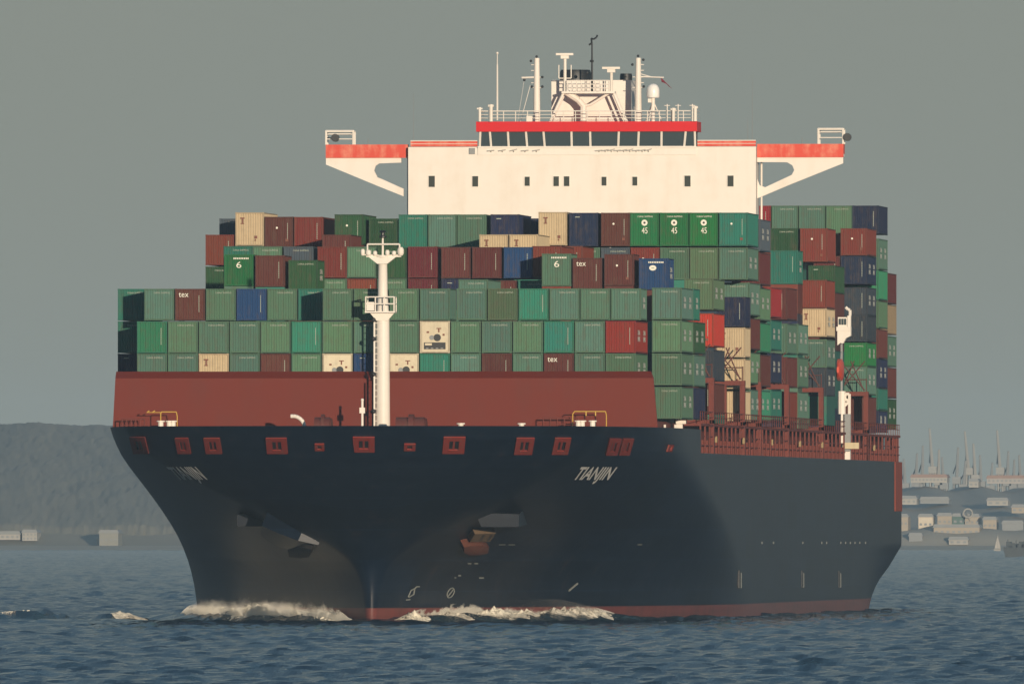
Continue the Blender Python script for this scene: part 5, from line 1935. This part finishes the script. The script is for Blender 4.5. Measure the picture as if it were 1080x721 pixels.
# ------------------------------------------------------------------ things along the far shore
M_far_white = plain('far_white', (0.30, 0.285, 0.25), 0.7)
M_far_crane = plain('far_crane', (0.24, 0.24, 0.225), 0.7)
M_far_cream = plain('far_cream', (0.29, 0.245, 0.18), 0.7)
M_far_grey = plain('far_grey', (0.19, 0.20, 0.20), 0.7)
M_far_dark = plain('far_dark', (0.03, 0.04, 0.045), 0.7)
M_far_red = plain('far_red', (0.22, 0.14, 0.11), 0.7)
def far_box(mb, x0, x1, y0, y1, D, depth, mi=0):
    a, b_ = far(x0, y0, D), far(x1, y1, D)
    mb.box(a[0], b_[0], D - D0, D - D0 + depth, b_[2], a[2], mi)
def building(name, label, cat, x0, x1, yt, yb, D, mwall, group=None, roof=None, win=4, rows=1):
    e = far((x0 + x1) / 2, yb, D)
    z0 = max(0.2, e[2])
    rt = empty(name, (e[0], e[1], z0), label, cat, group)
    mb = MB()
    a, b_ = far(x0, yt, D), far(x1, yt, D)
    mb.box(a[0], b_[0], D - D0, D - D0 + 14, z0, a[2])
    mb.build('wall', mwall, rt)
    rf = MB()
    rf.prism([(a[0] - 0.4, a[2] + 0.003), (b_[0] + 0.4, a[2] + 0.003), (b_[0] - 0.3, a[2] + 1.2), (a[0] + 0.3, a[2] + 1.2)], D - D0 - 0.4, D - D0 + 14.4)
    rf.build('roof', roof or M_far_grey, rt)
    w = (b_[0] - a[0]) / win
    for j in range(rows):
        for i in range(win):
            pn = MB()
            zc = z0 + (a[2] - z0) * (j + 0.55) / rows
            pn.box(a[0] + w * (i + 0.25), a[0] + w * (i + 0.75), D - D0 - 0.06, D - D0 + 0.1, zc - 0.4, zc + 0.4)
            pn.build('window', M_far_grey, rt)
    return rt
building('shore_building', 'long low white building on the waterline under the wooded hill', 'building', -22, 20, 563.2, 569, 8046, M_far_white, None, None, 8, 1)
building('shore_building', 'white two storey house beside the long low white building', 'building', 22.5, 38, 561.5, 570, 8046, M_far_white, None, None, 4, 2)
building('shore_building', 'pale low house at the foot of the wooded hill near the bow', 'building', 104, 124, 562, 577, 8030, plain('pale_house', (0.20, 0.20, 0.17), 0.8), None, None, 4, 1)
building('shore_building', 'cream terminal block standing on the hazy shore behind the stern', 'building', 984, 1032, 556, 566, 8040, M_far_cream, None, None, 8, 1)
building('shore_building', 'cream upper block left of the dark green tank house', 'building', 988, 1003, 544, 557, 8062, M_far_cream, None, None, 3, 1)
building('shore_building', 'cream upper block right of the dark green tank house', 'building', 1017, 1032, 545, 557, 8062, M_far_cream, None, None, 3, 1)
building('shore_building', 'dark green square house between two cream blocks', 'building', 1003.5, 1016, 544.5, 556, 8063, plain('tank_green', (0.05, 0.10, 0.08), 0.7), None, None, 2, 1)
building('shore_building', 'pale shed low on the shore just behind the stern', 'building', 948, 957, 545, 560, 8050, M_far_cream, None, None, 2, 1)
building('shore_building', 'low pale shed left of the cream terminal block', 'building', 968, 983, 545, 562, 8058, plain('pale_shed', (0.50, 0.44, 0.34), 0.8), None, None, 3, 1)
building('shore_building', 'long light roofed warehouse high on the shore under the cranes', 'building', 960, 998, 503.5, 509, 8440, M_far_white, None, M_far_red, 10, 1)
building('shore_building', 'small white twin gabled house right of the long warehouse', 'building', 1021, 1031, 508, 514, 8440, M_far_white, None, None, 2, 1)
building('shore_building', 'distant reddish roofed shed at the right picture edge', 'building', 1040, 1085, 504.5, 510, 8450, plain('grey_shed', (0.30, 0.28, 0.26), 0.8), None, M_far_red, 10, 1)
for k, (x0, x1, yt, yb, dd, mm, lab) in enumerate((
    (1036, 1050, 548, 561, 8056, M_far_cream, 'pale shed right of the white wheel'), (1056, 1078, 552, 563, 8052, M_far_grey, 'grey shed low above the dark vessel'),
    (950, 966, 526, 532, 8300, M_far_white, 'small white house high behind the stern'), (970, 1000, 527, 531, 8310, M_far_grey, 'long grey shed on the slope under the long warehouse'),
    (1040, 1062, 528, 533, 8300, M_far_white, 'white shed on the slope right of the wheel'), (1066, 1084, 535, 541, 8240, M_far_cream, 'cream shed on the slope at the picture edge'),
    (958, 972, 565, 572, 8030, M_far_grey, 'dark quay shed at the water just off the stern'), (1000, 1020, 569, 574, 8026, M_far_white, 'white quay wall house under the cream terminal block'))):
    building('shore_building', lab, 'building', x0, x1, yt, yb, dd, mm, None, None, 3, 1)
def ring_wheel():
    D = 8060
    c = far(1020, 541, D)
    rt = empty('ferris_wheel', (c[0], c[1], c[2] - 4), 'white ring shaped wheel above the cream terminal block', 'ferris wheel')
    mb = MB()
    r = 4.6 * D / F
    pts = [(c[0] + r * math.cos(t), c[1], c[2] + r * math.sin(t)) for t in np.linspace(0, 2 * math.pi, 25)]
    mb.path(pts, 0.28, n=6)
    mb.build('rim', M_far_white, rt)
    sp = MB()
    for k in range(8):
        t = k * math.pi / 4
        sp.tube((c[0], c[1], c[2]), (c[0] + r * math.cos(t), c[1], c[2] + r * math.sin(t)), 0.04, n=4)
    sp.build('spokes', M_far_grey, rt)
    lg = MB()
    for e in (-1, 1):
        lg.tube((c[0], c[1] + 0.3, c[2]), (c[0] + e * 1.2, c[1] + 0.3, c[2] - r - 1.4), 0.12, n=5)
    lg.build('legs', M_far_white, rt)
ring_wheel()
def harbour_crane(x, yb, yt, w, lean, mt, label, D=8560):
    b_ = far(x, yb, D)
    t = far(x, yt, D)
    rt = empty('harbour_crane', (b_[0], b_[1], 8), label, 'harbour crane', 'harbour cranes on the hazy shore')
    ww = w * D / F
    mb = MB()
    zm = 8 + (t[2] - 8) * 0.55
    for e in (-1, 1):
        mb.tube((b_[0] + e * ww * 0.5, b_[1], 8), (b_[0] + e * ww * 0.35, b_[1], zm), 0.45, n=5)
        mb.tube((b_[0] + e * ww * 0.5, b_[1] + 6, 8), (b_[0] + e * ww * 0.35, b_[1] + 6, zm), 0.45, n=5)
    for q in range(5):
        z = 8 + (zm - 8) * q / 4
        mb.tube((b_[0] - ww * 0.45, b_[1], z), (b_[0] + ww * 0.45, b_[1], z), 0.3, n=5)
    mb.build('portal', mt, rt)
    bo = MB()
    bo.tube((b_[0], b_[1], zm), (b_[0] + lean * D / F, b_[1] - 2, t[2]), 0.75, 0.4, n=6)
    bo.tube((b_[0] - 1.5, b_[1] + 4, zm + 4), (b_[0] + lean * 0.6 * D / F, b_[1] - 1, zm + (t[2] - zm) * 0.6), 0.25, n=5)
    bo.build('boom', mt, rt)
    cb = MB()
    cb.box(b_[0] - 1.6, b_[0] + 1.6, b_[1] - 1, b_[1] + 3, zm, zm + 2.6)
    cb.build('cab', mt, rt)
for a in ((983, 540, 452, 7, -3, M_far_crane, 'pale crane boom rising highest just right of the stern'), (1021, 540, 455, 7, -4, M_far_crane, 'pale crane boom in the middle of the harbour skyline'),
          (1054, 540, 454, 6, -3, M_far_crane, 'pale crane boom nearest the right end of the harbour skyline'), (965, 540, 478, 7, 2, M_far_grey, 'grey crane tower close behind the stern'),
          (972, 540, 470, 5, 1, M_far_grey, 'grey crane tower second from the stern'), (995, 540, 482, 6, -2, M_far_grey, 'grey crane tower under the first pale boom'),
          (1008, 540, 472, 8, 2, M_far_grey, 'wide grey crane tower left of the white wheel'), (1034, 540, 480, 7, -1, M_far_grey, 'grey crane tower right of the white wheel'),
          (1044, 540, 488, 6, 2, M_far_grey, 'short grey crane tower behind the sailing boat'), (1068, 540, 485, 6, 1, M_far_grey, 'grey crane tower above the dark barge'),
          (954, 540, 484, 6, -1, M_far_grey, 'grey crane tower nearest the stern of the ship'), (989, 540, 474, 5, 1, M_far_crane, 'pale thin tower right of the first pale boom'),
          (1015, 540, 486, 9, 3, M_far_grey, 'low wide crane frame left of the middle pale boom'), (1028, 540, 468, 5, -2, M_far_crane, 'pale thin tower right of the middle pale boom'),
          (1061, 540, 476, 7, 2, M_far_grey, 'leaning grey crane tower right of the last pale boom'), (1076, 540, 480, 6, -2, M_far_grey, 'last grey crane tower at the picture edge')):
    harbour_crane(*a)
def sailing_boat():
    D = 7600
    c = far(1051, 582, D)
    rt = empty('sailing_boat', (c[0], c[1], 0), 'small sailing boat with one tall white sail left of the dark vessel', 'sailing boat')
    mb = MB()
    mb.add([(c[0] - 1.3, c[1] - 1, 0.8), (c[0] + 1.3, c[1] - 1, 0.8), (c[0] + 0.8, c[1] - 0.6, -0.3), (c[0] - 0.8, c[1] - 0.6, -0.3), (c[0] - 1.0, c[1] + 5, 0.8), (c[0] + 1.0, c[1] + 5, 0.8), (c[0] + 0.5, c[1] + 4, -0.3), (c[0] - 0.5, c[1] + 4, -0.3)],
           [(3, 2, 1, 0), (4, 5, 6, 7), (0, 1, 5, 4), (1, 2, 6, 5), (2, 3, 7, 6), (3, 0, 4, 7)])
    mb.build('hull', M_far_white, rt)
    zt = far(1051, 564.5, D)[2]
    sl = MB()
    sl.add([(c[0] - 1.0, c[1], 1.0), (c[0] + 1.1, c[1] + 0.5, 1.0), (c[0] + 0.1, c[1] + 0.2, zt), (c[0], c[1] + 0.35, 1.0)], [(0, 1, 2), (1, 3, 2), (3, 0, 2), (0, 3, 1)])
    sl.build('sail', M_far_white, rt)
    ms_ = MB()
    ms_.tube((c[0] + 0.15, c[1] + 0.3, 0.8), (c[0] + 0.15, c[1] + 0.3, zt + 0.4), 0.08)
    ms_.build('mast', M_far_grey, rt)
sailing_boat()
def barge():
    D = 5900
    c = far(1072, 588, D)
    rt = empty('work_boat', (c[0], c[1], 0), 'dark low vessel cut by the right edge of the picture', 'boat')
    mb = MB()
    x0, x1 = far(1057.5, 580, D)[0], far(1140, 580, D)[0]
    zt = far(1060, 578, D)[2]
    mb.prism([(x0 + 0.8, -0.5), (x1, -0.5), (x1, zt), (x0, zt + 0.4), (x0 - 0.1, zt - 0.2)], c[1], c[1] + 8)
    mb.build('hull', M_far_dark, rt)
    r_ = random.Random(2)
    cg = MB()
    q = x0 + 0.6
    while q < x1 - 1:
        h = r_.uniform(0.5, 1.9)
        cg.box(q, q + r_.uniform(0.5, 1.3), c[1] + 1, c[1] + 6, zt - 0.1, zt + h)
        q += r_.uniform(0.5, 0.9)
    for k in range(8):
        cg.tube((x0 + 1 + k * 1.1, c[1] + 2, zt), (x0 + 1 + k * 1.1, c[1] + 2, zt + r_.uniform(1.2, 2.6)), 0.09)
    cg.build('deck_gear', M_far_dark, rt)
barge()
def posts():
    for x, yt, lab in ((102, 568, 'pale slim beacon post at the water under the wooded hill'), (10, 533, 'thin white beacon tower in the trees of the hill')):
        D = 8040 if x > 50 else 8200
        t = far(x, yt, D)
        zb = 0.3 if x > 50 else far(x, 546, D)[2]
        rt = empty('beacon', (t[0], t[1], zb), lab, 'beacon')
        mb = MB()
        mb.tube((t[0], t[1], zb), (t[0], t[1], t[2]), 0.32, 0.24, n=8)
        mb.build('post', M_far_white, rt)
        tp = MB()
        tp.ball((t[0], t[1], t[2]), 0.45)
        tp.build('lantern', M_far_white, rt)
posts()
